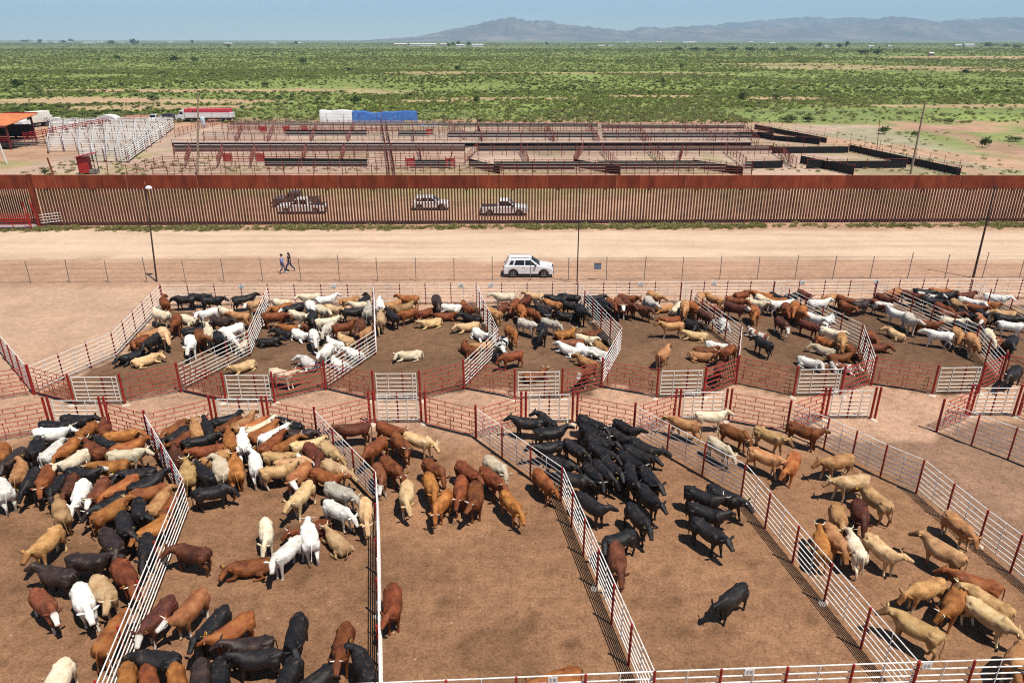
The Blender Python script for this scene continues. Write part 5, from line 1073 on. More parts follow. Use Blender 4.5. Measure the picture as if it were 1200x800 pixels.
TYRE = MB().loft([[(r_ * math.cos(6.283 * i / 20), y, r_ * math.sin(6.283 * i / 20)) for i in range(20)] for r_, y in ((.20, -.11), (.31, -.11), (.345, -.075), (.345, .075), (.31, .11), (.20, .11))]).mesh('tyre', M_TYRE)
rb = MB().loft([[(r_ * math.cos(6.283 * i / 20), y, r_ * math.sin(6.283 * i / 20)) for i in range(20)] for r_, y in ((.20, -.09), (.205, -.112), (.18, -.10), (.06, -.085), (.05, -.10))])
for i in range(5): a = 6.283 * i / 5; rb.box((.115 * math.cos(a), -.108, .115 * math.sin(a)), (.05, .02, .05)).tube([(.05 * math.cos(a), -.11, .05 * math.sin(a)), (.19 * math.cos(a), -.112, .19 * math.sin(a))], .022, 5)
RIM = rb.mesh('rim', M_RIM)
def wheels(root, xs, hw, sc_=1.):
    for x in xs:
        for s in (-1, 1):
            wroot = inst('wheel', TYRE, root, (x, s * hw, .345 * sc_), math.pi if s > 0 else 0, (sc_, sc_, sc_)); inst('rim', RIM, wroot, (0, -.004, 0))
def body_shell(prof_low, prof_top, hw_low, hw_top, arches, ar=.42):
    """lower body with wheel arches, cabin tapering to the roof"""
    b = MB(); xs0, xs1 = prof_low[0][0], prof_low[-1][0]
    bot = []
    x = xs0
    for ax in arches:
        bot += [(ax - ar, .30)] + [(ax + ar * math.cos(a), .34 + ar * math.sin(a)) for a in [math.pi - math.pi * i / 8 for i in range(9)]] + [(ax + ar, .30)]
    poly = [(xs0, .32)] + bot + [(xs1, .32)] + prof_low[::-1]
    rings = [[(x, y, z) for x, z in poly] for y in (-hw_low,)]
    def sec(y, inset): return [(x * (1 - inset * .03) if True else x, y, z - (inset * .03 if z > .5 else 0)) for x, z in poly]
    b.loft([sec(-hw_low, 1.), sec(-hw_low + .07, 0), sec(hw_low - .07, 0), sec(hw_low, 1.)]); return b
def side_quad(b, pts, y0, y1, z0, z1, off):
    """glass pane on the tapering cabin side: pts are (x,z)"""
    for s in (-1, 1):
        def P(x, z, o_): f = (z - z0) / (z1 - z0); return (x, s * (y0 + (y1 - y0) * f + o_), z)
        b.loft([[P(x, z, off) for x, z in pts], [P(x, z, -.02) for x, z in pts]])
    return b
def cabin(b, base, top, y0, y1, z0, z1):
    """base: (xrear, xfront) at z0, top: (xrear, xfront) at z1"""
    f = .06
    b.loft([[(base[0], -y0, z0), (base[1], -y0, z0), (base[1], y0, z0), (base[0], y0, z0)], [(top[0], -y1, z1 - f), (top[1], -y1, z1 - f), (top[1], y1, z1 - f), (top[0], y1, z1 - f)], [(top[0] + .1, -y1 + .12, z1), (top[1] - .14, -y1 + .12, z1), (top[1] - .14, y1 - .12, z1), (top[0] + .1, y1 - .12, z1)]]); return b
def bevelled(o, w_=.03):
    m = o.modifiers.new('bevel', 'BEVEL'); m.width = w_; m.segments = 3; m.limit_method = 'ANGLE'; m.angle_limit = R(28); return o
def suv(loc, rz, label, mat):
    r = empty('parked_car', loc, rz, label, 'car')
    low = [(-2.14, .62), (-2.16, .80), (-2.06, 1.02), (-.9, 1.06), (.6, 1.05), (1.0, 1.04), (1.75, .97), (2.02, .88), (2.14, .70), (2.16, .5)]
    bevelled(body_shell(low, None, .88, .7, (-1.32, 1.33)).build('body', mat, r), .075)
    bevelled(cabin(MB(), (-2.02, 1.02), (-1.72, .22), .80, .66, 1.0, 1.64).build('cabin', mat, r), .09)
    g = MB()
    for pts in ([(-1.66, 1.12), (-1.34, 1.12), (-1.22, 1.46), (-1.50, 1.46)], [(-1.22, 1.10), (-.36, 1.10), (-.36, 1.50), (-1.08, 1.50)], [(-.27, 1.10), (.66, 1.10), (.18, 1.50), (-.27, 1.50)]): 
        side_quad(MB(), pts, .80, .66, 1.0, 1.58, .012).build('side_window', M_GLASS, r)
    def slab(name, x0, z0, x1, z1, y0, y1, m, th=.02, off=.012):
        n_ = Vector((z1 - z0, 0, -(x1 - x0))).normalized() * off
        if x1 < x0: pass
        return MB().loft([[(x0, -y0, z0), (x1, -y1, z1), (x1, y1, z1), (x0, y0, z0)], [(x0 + n_.x, -y0, z0 + n_.z), (x1 + n_.x, -y1, z1 + n_.z), (x1 + n_.x, y1, z1 + n_.z), (x0 + n_.x, y0, z0 + n_.z)]]).build(name, m, r)
    slab('windscreen', .97, 1.06, .27, 1.55, .72, .60, M_GLASS)
    slab('rear_window', -1.99, 1.12, -1.76, 1.52, .68, .58, M_GLASS, off=-.014)
    MB().prism([(-1.0, .30), (-.98, .36), (.98, .36), (1.0, .30)], 'y', -.885, .885).build('side_sill', M_TRIM, r)
    for x0 in (-2.17, 2.1): MB().box((x0 + .03, 0, .46), (.12, 1.60, .22)).build('bumper', M_TRIM, r)
    for s in (-1, 1):
        MB().box((2.07, .62 * s, .80), (.10, .36, .15)).build('headlight', M_LIGHT, r); MB().box((-2.11, .72 * s, .86), (.08, .16, .30)).build('tail_light', M_TAIL, r)
        rail_inst('roof_rail', (-1.5, .58 * s, 1.68), (.05, .58 * s, 1.68), .018, M_TRIM, r); MB().box((.62, .93 * s, 1.12), (.16, .16, .12)).build('mirror', M_TRIM, r)
        for x in (-.30, .62): MB().box((x - .12, .887 * s, .92), (.14, .02, .03)).build('door_handle', M_CARS, r)
        for ax in (-1.32, 1.33): MB().loft([[(ax + q * math.cos(a), s * yy, .34 + q * math.sin(a)) for a in [math.pi * i / 10 for i in range(11)]] for q, yy in ((.42, .875), (.42, .90), (.47, .90), (.47, .875))], False).build('arch_trim', M_TRIM, r)
    MB().box((0, 0, .42), (3.9, 1.4, .22)).build('underbody', M_TRIM, r); MB().box((2.11, 0, .80), (.06, .84, .14)).build('grille', M_TRIM, r); MB().box((-2.13, 0, .72), (.02, .46, .11)).build('number_plate', M_LIGHT, r)
    wheels(r, (-1.32, 1.33), .80, 1.0); return r
def pickup(loc, rz, label, mat, load=None):
    r = empty('pickup_truck', loc, rz, label, 'pickup truck')
    low = [(-2.75, .66), (-2.76, 1.02), (-.85, 1.05), (.9, 1.08), (1.2, 1.10), (2.4, 1.02), (2.68, .9), (2.72, .55)]
    bevelled(body_shell(low, None, .94, .7, (-1.75, 1.72), .45).build('body', mat, r))
    bevelled(cabin(MB(), (-.80, 1.30), (-.62, .52), .86, .72, 1.04, 1.82).build('cabin', mat, r), .05)
    for pts in ([(-.66, 1.16), (.12, 1.16), (.12, 1.66), (-.56, 1.66)], [(.2, 1.16), (1.02, 1.16), (.52, 1.66), (.2, 1.66)]): side_quad(MB(), pts, .86, .72, 1.04, 1.76, .012).build('side_window', M_GLASS, r)
    MB().loft([[(1.26, -.76, 1.12), (.60, -.66, 1.72), (.60, .66, 1.72), (1.26, .76, 1.12)], [(1.275, -.76, 1.125), (.615, -.66, 1.725), (.615, .66, 1.725), (1.275, .76, 1.125)]]).build('windscreen', M_GLASS, r)
    MB().box((-1.82, 0, 1.065), (1.72, 1.56, .03)).build('bed', M_TRIM, r)
    for x0 in (-2.80, 2.68): MB().box((x0 + .03, 0, .52), (.14, 1.7, .24)).build('bumper', M_TRIM, r)
    for s in (-1, 1): MB().box((2.64, .68 * s, .86), (.10, .36, .18)).build('headlight', M_LIGHT, r); MB().box((-2.74, .80 * s, .88), (.06, .14, .28)).build('tail_light', M_TAIL, r); MB().box((1.0, .98 * s, 1.2), (.18, .18, .16)).build('mirror', M_TRIM, r)
    wheels(r, (-1.75, 1.72), .84, 1.1)
    if load: load(r)
    return r
suv((1.42, 59.9, 0), -.02, 'white compact SUV parked on the dirt beside the wire fence', M_CARW)
pickup((-24.8, 84.3, 0), math.pi + .03, 'white pickup truck behind the left half of the wall', M_CARW)
pickup((-26.6, 88.0, 0), math.pi, 'dark pickup parked just behind a white pickup beyond the wall', M_CARD)
suv((-9.8, 86.2, 0), .02, 'white car seen through the bollards right of centre-left', M_CARW)
pickup((-.9, 83.4, 0), .0, 'white pickup behind the wall nearly above the parked white SUV', M_CARW)

# ---------------------------------------------------------------- pens on the far side of the wall
BELTS=[([(-65.0, 141.0), (-9.8, 140.6), (45.9, 141.5)], 0.55), ([(-61.9, 134.9), (-8.6, 134.6)], 0.75), ([(-6.2, 134.4), (47.9, 135.2)], 0.75), ([(-40.0, 118.1), (-23.2, 117.0)], 1.0), ([(-16.2, 116.2), (-9.8, 116.1)], 1.0), ([(-2.8, 114.6), (9.8, 114.6)], 1.0), ([(13.5, 115.1), (28.7, 115.4)], 1.0), ([(36.8, 115.4), (43.1, 116.2)], 0.9), ([(46.6, 115.4), (62.8, 116.2)], 0.9), ([(-6.9, 117.5), (-1.8, 110.3)], 1.0), ([(10.0, 117.0), (16.3, 109.2)], 1.0), ([(28.9, 116.2), (34.7, 109.2)], 1.0), ([(47.6, 120.5), (51.4, 109.2)], 1.0), ([(-48.3, 158.2), (-30.9, 157.7)], 0.9), ([(-24.0, 156.7), (-17.5, 156.7)], 0.9), ([(-13.4, 155.3), (17.9, 154.8)], 0.9), ([(18.8, 153.8), (54.4, 154.5)], 0.9), ([(-67.8, 179.3), (-53.3, 178.7)], 0.5), ([(-52.8, 177.1), (-14.1, 176.2)], 0.6), ([(-13.7, 175.1), (20.0, 174.4)], 0.6), ([(20.7, 172.1), (53.4, 170.9)], 0.6), ([(61.8, 134.7), (67.2, 108.8)], 0.9), ([(55.5, 170.0), (62.0, 145.5)], 0.8), ([(46.8, 132.0), (60.6, 132.6)], 0.9), ([(50.6, 156.7), (52.8, 149.7), (59.8, 143.4)], 0.8)]
RUST=[[(-53.8, 108.8), (35.9, 108.8)], [(-15.2, 174.4), (-9.2, 149.7)], [(2.6, 174.4), (9.1, 148.4)], [(20.2, 170.9), (27.6, 147.1)], [(38.9, 169.2), (44.9, 145.9)], [(-7.7, 119.6), (-6.3, 135.2)], [(9.9, 117.9), (12.9, 134.2)], [(26.9, 117.9), (31.2, 134.2)], [(44.6, 117.0), (48.5, 132.0)], [(-31.5, 179.9), (-18.4, 109.2)], [(-30.5, 179.9), (-17.6, 109.2)], [(-23.2, 117.0), (-16.2, 116.2)], [(-9.8, 116.2), (-6.9, 117.5)], [(-30.9, 157.7), (-24.0, 156.7)], [(-17.5, 156.7), (-13.4, 155.3)], [(-56.3, 117.9), (-46.7, 118.7)], [(-45.6, 118.7), (-41.4, 118.3)], [(-56.3, 117.9), (-57.5, 108.5)], [(-62.3, 149.7), (-45.7, 149.1)], [(-67.4, 167.5), (-57.0, 167.5)], [(-70.7, 155.3), (-71.1, 179.9)], [(-47.2, 120.5), (-23.6, 120.0)], [(-22.7, 121.4), (-7.8, 120.9)], [(-61.6, 161.2), (-10.1, 159.6)], [(-7.4, 160.4), (55.2, 159.6)], [(-60.4, 131.5), (-8.4, 131.0)], [(-6.1, 130.0), (46.5, 131.0)], [(-58.1, 126.0), (-24.8, 125.1)], [(-63.4, 166.2), (-24.8, 165.9)]]
WHITEF=[[(-106.6, 172.6), (-79.4, 175.3)], [(-100.7, 162.7), (-75.9, 165.1)], [(-95.0, 152.5), (-72.4, 155.3)], [(-90.0, 143.4), (-69.5, 145.9)], [(-84.5, 134.2), (-67.3, 135.2)], [(-72.7, 123.2), (-63.6, 121.4)], [(-106.6, 172.6), (-83.3, 132.0)], [(-100.3, 173.5), (-72.7, 123.2)], [(-94.4, 174.4), (-68.0, 122.3)], [(-78.3, 172.6), (-63.9, 121.4)], [(-81.6, 176.2), (-65.4, 122.3)], [(-114.4, 179.9), (-106.6, 172.6)], [(-88.0, 174.4), (-68.9, 134.2)], [(-103.7, 168.3), (-78.9, 170.9)], [(-97.7, 158.2), (-75.2, 160.4)], [(-92.3, 148.4), (-71.2, 150.4)], [(-86.8, 138.6), (-68.7, 140.4)], [(-75.4, 129.0), (-65.6, 128.0)], [(-104.4, 174.4), (-81.7, 134.2)], [(-97.6, 174.4), (-70.5, 123.2)], [(-92.1, 176.2), (-66.5, 123.2)], [(-85.7, 176.2), (-67.9, 135.2)]]
GREYF=[[(-51.9, 111.8), (36.7, 111.5)], [(-58.9, 128.0), (44.9, 128.5)], [(-63.3, 145.9), (47.5, 146.5)], [(-62.8, 151.1), (45.3, 150.8)], [(-63.6, 163.5), (52.4, 162.7)], [(-64.2, 168.3), (52.7, 166.7)], [(-64.7, 173.5), (-15.8, 172.3)]]
CROSSF=[[(-58.4, 133.6), (-52.0, 116.2)], [(-52.5, 133.6), (-46.9, 116.2)], [(-46.6, 133.6), (-41.7, 116.2)], [(-37.3, 133.6), (-33.5, 116.2)], [(-30.3, 133.6), (-27.4, 116.2)], [(-16.8, 133.6), (-14.4, 116.2)], [(1.6, 133.6), (2.7, 116.2)], [(16.3, 133.6), (16.4, 116.2)], [(24.9, 133.6), (24.3, 116.2)], [(38.8, 133.6), (37.3, 116.2)], [(47.4, 133.6), (45.3, 116.2)], [(-61.2, 169.2), (-53.4, 142.8)], [(-54.0, 169.2), (-47.3, 142.8)], [(-44.3, 169.2), (-39.0, 142.8)], [(-36.0, 169.2), (-31.9, 142.8)], [(-22.5, 169.2), (-18.9, 142.8)], [(-7.8, 169.2), (-5.7, 142.8)], [(7.8, 169.2), (8.2, 142.8)], [(17.5, 169.2), (16.9, 142.8)], [(28.2, 169.2), (26.4, 142.8)], [(42.8, 169.2), (39.4, 142.8)], [(52.1, 169.2), (47.8, 142.8)]]
TALL=[(-118.3, 178.0), (-72.9, 181.8), (-8.2, 178.0), (54.2, 173.5), (63.2, 149.7), (66.0, 132.0), (66.9, 108.8)]
BOARDS=[(-47.3, 121.8), (-41.9, 121.8), (-54.5, 162.7), (-49.4, 162.7), (-45.9, 164.3), (-17.4, 156.7), (-16.2, 116.2), (-9.8, 116.2)]
HOUSES=[(-2529.0, 4144.9, 49.3), (-2740.7, 4550.0, 37.9), (-2433.3, 4144.9, 24.7), (-2360.4, 4144.9, 34.5), (-2030.0, 3729.6, 53.3), (-2196.4, 4144.9, 29.6), (-1952.3, 3885.3, 27.8), (-1825.0, 3729.6, 31.1), (-1822.7, 4144.9, 24.7), (-1047.4, 2867.1, 27.3), (-1148.3, 3729.6, 31.1), (-997.1, 3656.3, 17.4), (-355.4, 2483.7, 41.4), (-308.9, 2483.7, 35.5), (-255.0, 2387.9, 45.5), (-202.5, 2328.0, 27.7), (-136.7, 2068.5, 22.2), (-93.2, 2115.6, 30.2), (239.2, 2068.5, 17.2), (273.4, 2140.1, 12.7), (783.8, 4144.9, 29.6), (934.1, 4144.9, 44.4), (1086.8, 4664.0, 38.9), (1137.1, 3389.8, 20.2), (754.6, 1860.8, 11.1), (877.2, 2068.5, 9.8), (906.6, 1959.2, 14.0), (1007.0, 2068.5, 9.8), (1289.6, 2243.6, 18.7), (1290.6, 2190.6, 26.1), (502.4, 926.4, 4.4), (692.1, 4664.0, 22.2), (1400.4, 4550.0, 27.1)]
TREES=[(-1482.7, 2867.1, 23.9, 17.1), (-1397.5, 2867.1, 30.7, 20.5), (-2515.3, 4144.9, 29.6, 19.7), (-3351.2, 5331.4, 63.5, 19.0), (-3017.2, 5331.4, 44.4, 25.4), (-2392.3, 4144.9, 29.6, 14.8), (-716.6, 1959.2, 21.0, 9.3), (-161.5, 2328.0, 13.9, 16.6), (-131.4, 2387.9, 14.2, 14.2), (-179.4, 2328.0, 13.9, 11.1), (-180.9, 2190.6, 10.4, 10.4), (-798.1, 2867.1, 13.7, 13.7), (-1537.9, 3729.6, 17.8, 17.8), (126.2, 2867.1, 17.1, 10.2), (293.2, 1376.3, 19.7, 6.6), (322.0, 1376.3, 21.3, 6.6), (344.2, 1326.9, 22.1, 6.3), (391.9, 1376.3, 21.3, 6.6), (419.1, 1356.1, 21.0, 6.5), (453.2, 1346.2, 22.4, 6.4), (498.2, 1376.3, 19.7, 6.6), (777.0, 1959.2, 16.3, 11.7), (751.9, 1771.8, 16.9, 10.5), (846.1, 1959.2, 14.0, 16.3), (480.4, 1059.9, 17.7, 6.3), (503.8, 1059.9, 17.7, 6.3), (1208.7, 1959.2, 28.0, 11.7), (1152.2, 1771.8, 21.1, 8.4), (1251.9, 1959.2, 18.7, 9.3)]
BUSHES=[(-306.4, 697.2, 11.6, 5.0), (-286.3, 697.2, 7.5, 4.2), (-175.6, 647.8, 8.5, 4.6), (-404.0, 787.3, 6.6, 3.7), (-389.2, 724.9, 6.0, 2.6), (-36.5, 504.0, 4.8, 3.0), (-103.9, 490.4, 3.5, 2.3), (78.5, 257.1, 4.6, 2.4), (90.2, 257.1, 3.7, 1.5), (122.4, 549.9, 4.6, 2.6), (262.9, 442.4, 5.3, 3.2), (89.3, 139.8, 2.3, 1.8), (80.4, 161.2, 2.9, 1.5), (84.5, 155.3, 1.5, 1.1), (69.1, 185.7, 4.4, 1.3), (106.6, 181.8, 2.2, 1.1), (74.4, 185.7, 3.5, 1.1), (-70.5, 109.2, 1.2, 1.0), (101.2, 148.4, 3.2, 0.9), (-48.9, 239.6, 4.0, 2.3), (-11.2, 246.3, 3.5, 1.8), (-107.1, 328.8, 3.9, 2.0), (-117.2, 246.3, 3.5, 2.1), (-210.5, 322.8, 4.6, 3.1)]
POLES=[(-47.2, 108.8, 1.97, 11.7, 0.16, 0), (60.8, 110.7, 0.04, 10.3, 0.17, 0), (65.1, 131.0, -0.48, 6.1, 0.07, 1), (-61.2, 109.9, 0.76, 8.0, 0.06, 1), (-89.6, 172.6, 1.2, 6.4, 0.06, 1), (-53.3, 176.2, 0.74, 5.8, 0.05, 1), (-31.5, 179.9, 0.01, 5.9, 0.05, 1)]

M_BELT = paint('black_rubber_belt', (20, 19, 20), .7, .2, 1.5); M_CURB = paint('pale_bunk_top', (196, 188, 178), .8, .12, 2.); M_RUSTPOST = paint('rust_red_post', (112, 44, 36), .75, .2, 3.); M_RUSTRAIL = paint('rust_rail', (136, 66, 56), .8, .2, 2.)
M_OFFW = paint('chalky_white_rail', (206, 200, 194), .7, .12, 1.5); M_GALV2 = paint('weathered_pale_pipe', (168, 156, 146), .6, .12); M_BOARD = paint('red_board', (158, 38, 34), .6, .14, 2.)
FP = {}
def fpost(h, r, m):
    key = (h, r, m.name)
    if key not in FP: FP[key] = MB().tube([(0, 0, -.15), (0, 0, h)], r, 5).mesh('post', m)
    return FP[key]
def far_fence(name, pts, label, group, belt=0., rails=(), rail_m=None, rr=.03, h=1.7, step=3., post_m=None, pr_=.05, curb=False):
    o = Vector((pts[0][0], pts[0][1], 0)); root = empty(name, o, 0, label, 'fence', group); L = [Vector((p[0], p[1], 0)) - o for p in pts]
    for i in range(len(L) - 1):
        d = L[i + 1] - L[i]; n = max(1, round(d.length / step)); nr_ = Vector((d.y, -d.x, 0)).normalized() * .05
        for k in range(n + (i == len(L) - 2)): inst('post', fpost(h, pr_, post_m or M_RUSTPOST), root, L[i] + d * k / n + nr_)
        if belt: a = math.atan2(d.y, d.x); MB().box(((L[i] + L[i + 1]) / 2 + Vector((0, 0, belt / 2 + .06))), (d.length - .05, .05, belt), a).build('belt', M_BELT, root)
        if curb: a = math.atan2(d.y, d.x); MB().box(((L[i] + L[i + 1]) / 2 + Vector((0, 0, belt + .16))), (d.length, .34, .14), a).build('bunk_top', M_CURB, root)
        for z in rails: rail_inst('rail', L[i] + Vector((0, 0, z)), L[i + 1] + Vector((0, 0, z)), rr, rail_m or M_RUSTRAIL, root, 5)
    return root
rows = ['feed bunk row', 'feed bunk row', 'feed bunk row'] + ['nearest pen row'] * 10 + ['middle pen row'] * 4 + ['farthest pen row'] * 4 + ['right end boundary', 'upper right boundary', 'bunk row end', 'middle row end']
rc = {}
for i, (pts, bh) in enumerate(BELTS):
    rn = rows[i]; k = rc.get(rn, 0); rc[rn] = k + 1
    far_fence('belted_fence', pts, 'black belted cattle fence beyond the wall, %s, %s from left' % (rn, ordn(k)) if rows.count(rn) > 1 else 'black belted cattle fence beyond the wall at the %s' % rn, 'black belted fences beyond the wall', bh * 1.25, (bh * 1.25 + .3,) if i > 2 else (bh + .75,), M_RUSTRAIL, .03, bh * 1.25 + .55, 3., curb=i < 2)
for i, pts in enumerate(RUST):
    far_fence('rust_fence', pts, 'thin rust-red pipe fence beyond the wall, %s of its kind counted from near side' % ordn(i) if i < 17 else 'rust-red pipe fence between pens beyond the wall, %s of its run counted from near side' % ordn(i - 17), 'rust-red cross fences beyond the wall', 0., (.35, .75, 1.15, 1.5), M_RUSTRAIL, .036, 1.8, 2.2)
for i, pts in enumerate(WHITEF):
    dx, dy = abs(pts[0][0] - pts[-1][0]), abs(pts[0][1] - pts[-1][1])
    far_fence('working_pen_fence', pts, 'chalky white pipe fence in working pens at left, %s %s' % (ordn(i) if i < 13 else ordn(i - 13), 'from far side' if i < 6 else 'counting cross runs' if i < 13 else 'of the inner runs'), 'white working pen fences beyond the wall', 0., (.35, .7, 1.05, 1.4, 1.75, 2.05), M_WHITE, .075, 2.25, 2.4, pr_=.055)
for i, pts in enumerate(GREYF):
    far_fence('grey_pipe_fence', pts, 'thin grey pipe fence line beyond the wall, %s from near side' % ordn(i), 'grey fence lines beyond the wall', 0., (.5, .95, 1.4, 1.62), M_GALV2, .036, 1.9, 2.4, M_RUSTPOST, .045)
for i, pts in enumerate(CROSSF):
    far_fence('cross_fence', pts, 'short rust-red cross fence beyond the wall, %s from left in %s' % (ordn(i % 11), 'nearer rows' if i < 11 else 'farther rows'), 'rust-red cross fences beyond the wall', 0., (.45, .9, 1.35, 1.6), M_RUSTRAIL, .035, 1.75, 2.4, M_RUSTPOST, .055)
far_fence('tall_wire_fence', TALL, 'tall thin wire fence enclosing the far side of all the pens', None, 0., (.4, 1., 1.6, 2.2, 2.4), M_WIRE, .014, 2.5, 4., M_RUSTPOST, .035)
for i, (x, y) in enumerate(BOARDS):
    b = empty('board_gate', (x, y - .1, 0), 0, 'solid red board gate in the pens beyond the wall, %s from left' % ordn(sorted(range(len(BOARDS)), key=lambda q: BOARDS[q][0] / BOARDS[q][1]).index(i)), 'gate', 'red board gates beyond the wall')
    for z in range(5): MB().box((0, 0, .35 + z * .26), (1.25, .04, .24)).build('board', M_BOARD, b)
    for s in (-1, 1): rail_inst('post', (.72 * s, 0, -.1), (.72 * s, 0, 1.8), .07, M_RED, b)
for i, (x, y, dx, h, r_, k) in enumerate(POLES):
    lab = ['weathered grey wooden utility pole rising behind the left half of wall', 'weathered grey wooden pole slanting behind the right end of wall', 'thin brown pole at right end of the far pens', 'thin rust-red mast beside the small red hut', 'thin mast behind the white working pens', 'thin mast left of the white and blue tarps', 'thin mast in front of the blue tarp'][i]
    pole('utility_pole' if k == 0 else 'mast', (x, y, 0), (x + dx, y + .2, h), r_, r_ * .65, M_WOOD if k == 0 else M_RUSTPOST, lab, 'pole')
cb = MB(); P0, P1 = Vector((-130, 150, 8.6)), Vector((61.0, 110.9, 9.2)); cb.tube([P0.lerp(P1, q / 20) + Vector((0, 0, -1.2 * (1 - (q / 10 - 1) ** 2))) for q in range(21)], .028, 4); tag(cb.build('power_cable', M_WIRE), 'single overhead cable sagging across the far pens to the right pole', 'cable')
# shed with orange roof and loading ramp
M_ROOF = paint('orange_roof_sheet', (198, 118, 70), .75, .12, .6, dirt=(170, 100, 66)); M_MAROON = paint('maroon_timber', (104, 44, 40), .7, .15); M_DARK = paint('dark_boards_and_tent_shade', (58, 46, 44), .9, .2)
sh = empty('loading_shed', (-100.2, 140.5, 0), 0, 'open shed with orange roof and maroon posts at far left', 'shed')
MB().loft([[(-9, -4.2, 4.25), (7.4, -4.2, 4.25), (8.2, 4.8, 5.6), (-9, 4.8, 5.6)], [(-9, -4.2, 4.38), (7.4, -4.2, 4.38), (8.2, 4.8, 5.73), (-9, 4.8, 5.73)]]).build('roof', M_ROOF, sh)
MB().box((4.6, 5.2, 5.72), (6.4, .5, .3)).build('ridge_board', M_BOARD, sh); MB().box((-.8, -4.24, 4.16), (16.2, .08, .3)).build('fascia', M_MAROON, sh)
for x in (-7, -2, 3.2, 7.0):
    for y in (-3.6, 4.2): MB().box((x, y, 2.1 + (y + 4.2) * .075), (.28, .28, 4.3 + (y + 4.2) * .15)).build('post', M_MAROON, sh)
MB().box((-.6, .3, 1.25), (15.2, 7.6, .22)).build('floor', M_MAROON, sh); MB().box((-.6, 4.0, 2.6), (15, .12, 2.3)).build('back_wall', M_DARK, sh)
for z in (1.7, 2.0, 2.3, 2.6): rail_inst('rail', (-8.2, -3.75, z), (7.1, -3.75, z), .05, M_RED, sh)
rp = empty('cattle_ramp', (-92.6, 141.5, 0), 0, 'red railed cattle ramp running from the orange roofed shed', 'ramp')
MB().loft([[(0, -1.2, 1.2), (0, 1.2, 1.2), (0, 1.2, 1.36), (0, -1.2, 1.36)], [(2.5, 22.8, 1.5), (2.5, 25.2, 1.5), (2.5, 25.2, 1.66), (2.5, 22.8, 1.66)]]).build('deck', M_MAROON, rp)
for s in (-1, 1):
    for z in (.5, .85, 1.2): rail_inst('rail', (0, 1.2 * s, 1.3 + z), (2.5, 24 + 1.2 * s, 1.6 + z), .06, M_RED, rp)
    for k in range(9): rail_inst('post', (2.5 * k / 8, 24 * k / 8 + 1.2 * s, -.1), (2.5 * k / 8, 24 * k / 8 + 1.2 * s, 2.8), .07, M_RED, rp)
for k in range(4): MB().box((1.2 + k * .1, -3.2 + k * .1, .5 + k * .34), (8.4, .05, .15), .14).build('grey_board', M_GALV, rp)
o, d = pole('white_pole', (-83.4, 120.5, 0), (-84.4, 121, 5.6), .13, .12, M_OFFW, 'leaning white pole in front of the orange roofed shed', 'pole')
hut = empty('feed_hut', (-64.8, 110.9, 0), .15, 'small red hut with slanting red roof just behind the wall', 'hut')
MB().box((-.2, 0, 1.35), (1.5, 1.3, 2.3)).build('wall', M_BOARD, hut); MB().loft([[(-1.1, -1., 2.52), (1.7, -1., 3.05), (1.7, 1., 3.05), (-1.1, 1., 2.52)], [(-1.1, -1., 2.62), (1.7, -1., 3.15), (1.7, 1., 3.15), (-1.1, 1., 2.62)]]).build('roof', M_BOARD, hut)
for x, y in ((-.9, -.6), (1.4, -.6), (1.4, .7)): rail_inst('leg', (x, y, -.1), (x, y, 2.7 if x < 0 else 3.0), .06, M_TRIM, hut)
MB().box((1.0, -.2, .4), (1.0, .9, .6)).build('crate', M_GALV, hut)
rail_inst('brown_post', (-69.3, 109.6, -.1), (-69.6, 109.6, 2.6), .13, M_PLATE, None); tag(bpy.data.objects['brown_post'], 'single brown steel post left of the small red hut', 'post')
# parked trailers, tarped stacks, tents and cars by the pens
def truck(loc, rz, label, ln, hgt, wid, low_m, top_m, cat='truck', cab=True, marks=False):
    r = empty('cargo_truck', loc, rz, label, cat)
    bevelled(MB().box((0, 0, 1.0 + hgt * .29), (ln, wid, hgt * .58)).build('lower_side', low_m, r), .08); bevelled(MB().box((-.2, 0, 1.0 + hgt * .79), (ln - .5, wid - .06, hgt * .42)).build('upper_side', top_m, r), .10)
    MB().box((0, 0, .8), (ln - .4, wid * .6, .3)).build('chassis', M_TRIM, r)
    if cab:
        bevelled(MB().prism([(-ln / 2 - 2.4, .6), (-ln / 2 - 2.4, 1.55), (-ln / 2 - 1.5, 1.75), (-ln / 2 - 1.1, 2.75), (-ln / 2 - .15, 2.8), (-ln / 2 - .15, .6)], 'y', -1.1, 1.1).build('cab', M_CARW, r), .07)
        side_quad(MB(), [(-ln / 2 - 1.3, 1.85), (-ln / 2 - .4, 1.85), (-ln / 2 - .4, 2.5), (-ln / 2 - 1.05, 2.5)], 1.1, 1.1, 1, 2, .01).build('side_window', M_GLASS, r)
    if marks:
        for k, (x, w1) in enumerate(((-.55, .12), (-.1, .12), (.35, .12))): MB().loft([[(-ln * .28 + x, -wid / 2 - .012, 1 + hgt * .62), (-ln * .28 + x + w1, -wid / 2 - .012, 1 + hgt * .62), (-ln * .28 + x + w1 + .25, -wid / 2 - .012, 1 + hgt * .9), (-ln * .28 + x + .25, -wid / 2 - .012, 1 + hgt * .9)], [(-ln * .28 + x, -wid / 2 + .05, 1 + hgt * .62), (-ln * .28 + x + w1, -wid / 2 + .05, 1 + hgt * .62), (-ln * .28 + x + w1 + .25, -wid / 2 + .05, 1 + hgt * .9), (-ln * .28 + x + .25, -wid / 2 + .05, 1 + hgt * .9)]]).build('dark_letter_stroke', M_TRIM, r)
    wheels(r, (-ln * .36, ln * .26, ln * .37) if not cab else (-ln / 2 - 1.4, -ln * .36, ln * .26, ln * .37), wid / 2 - .16, 1.45); return r
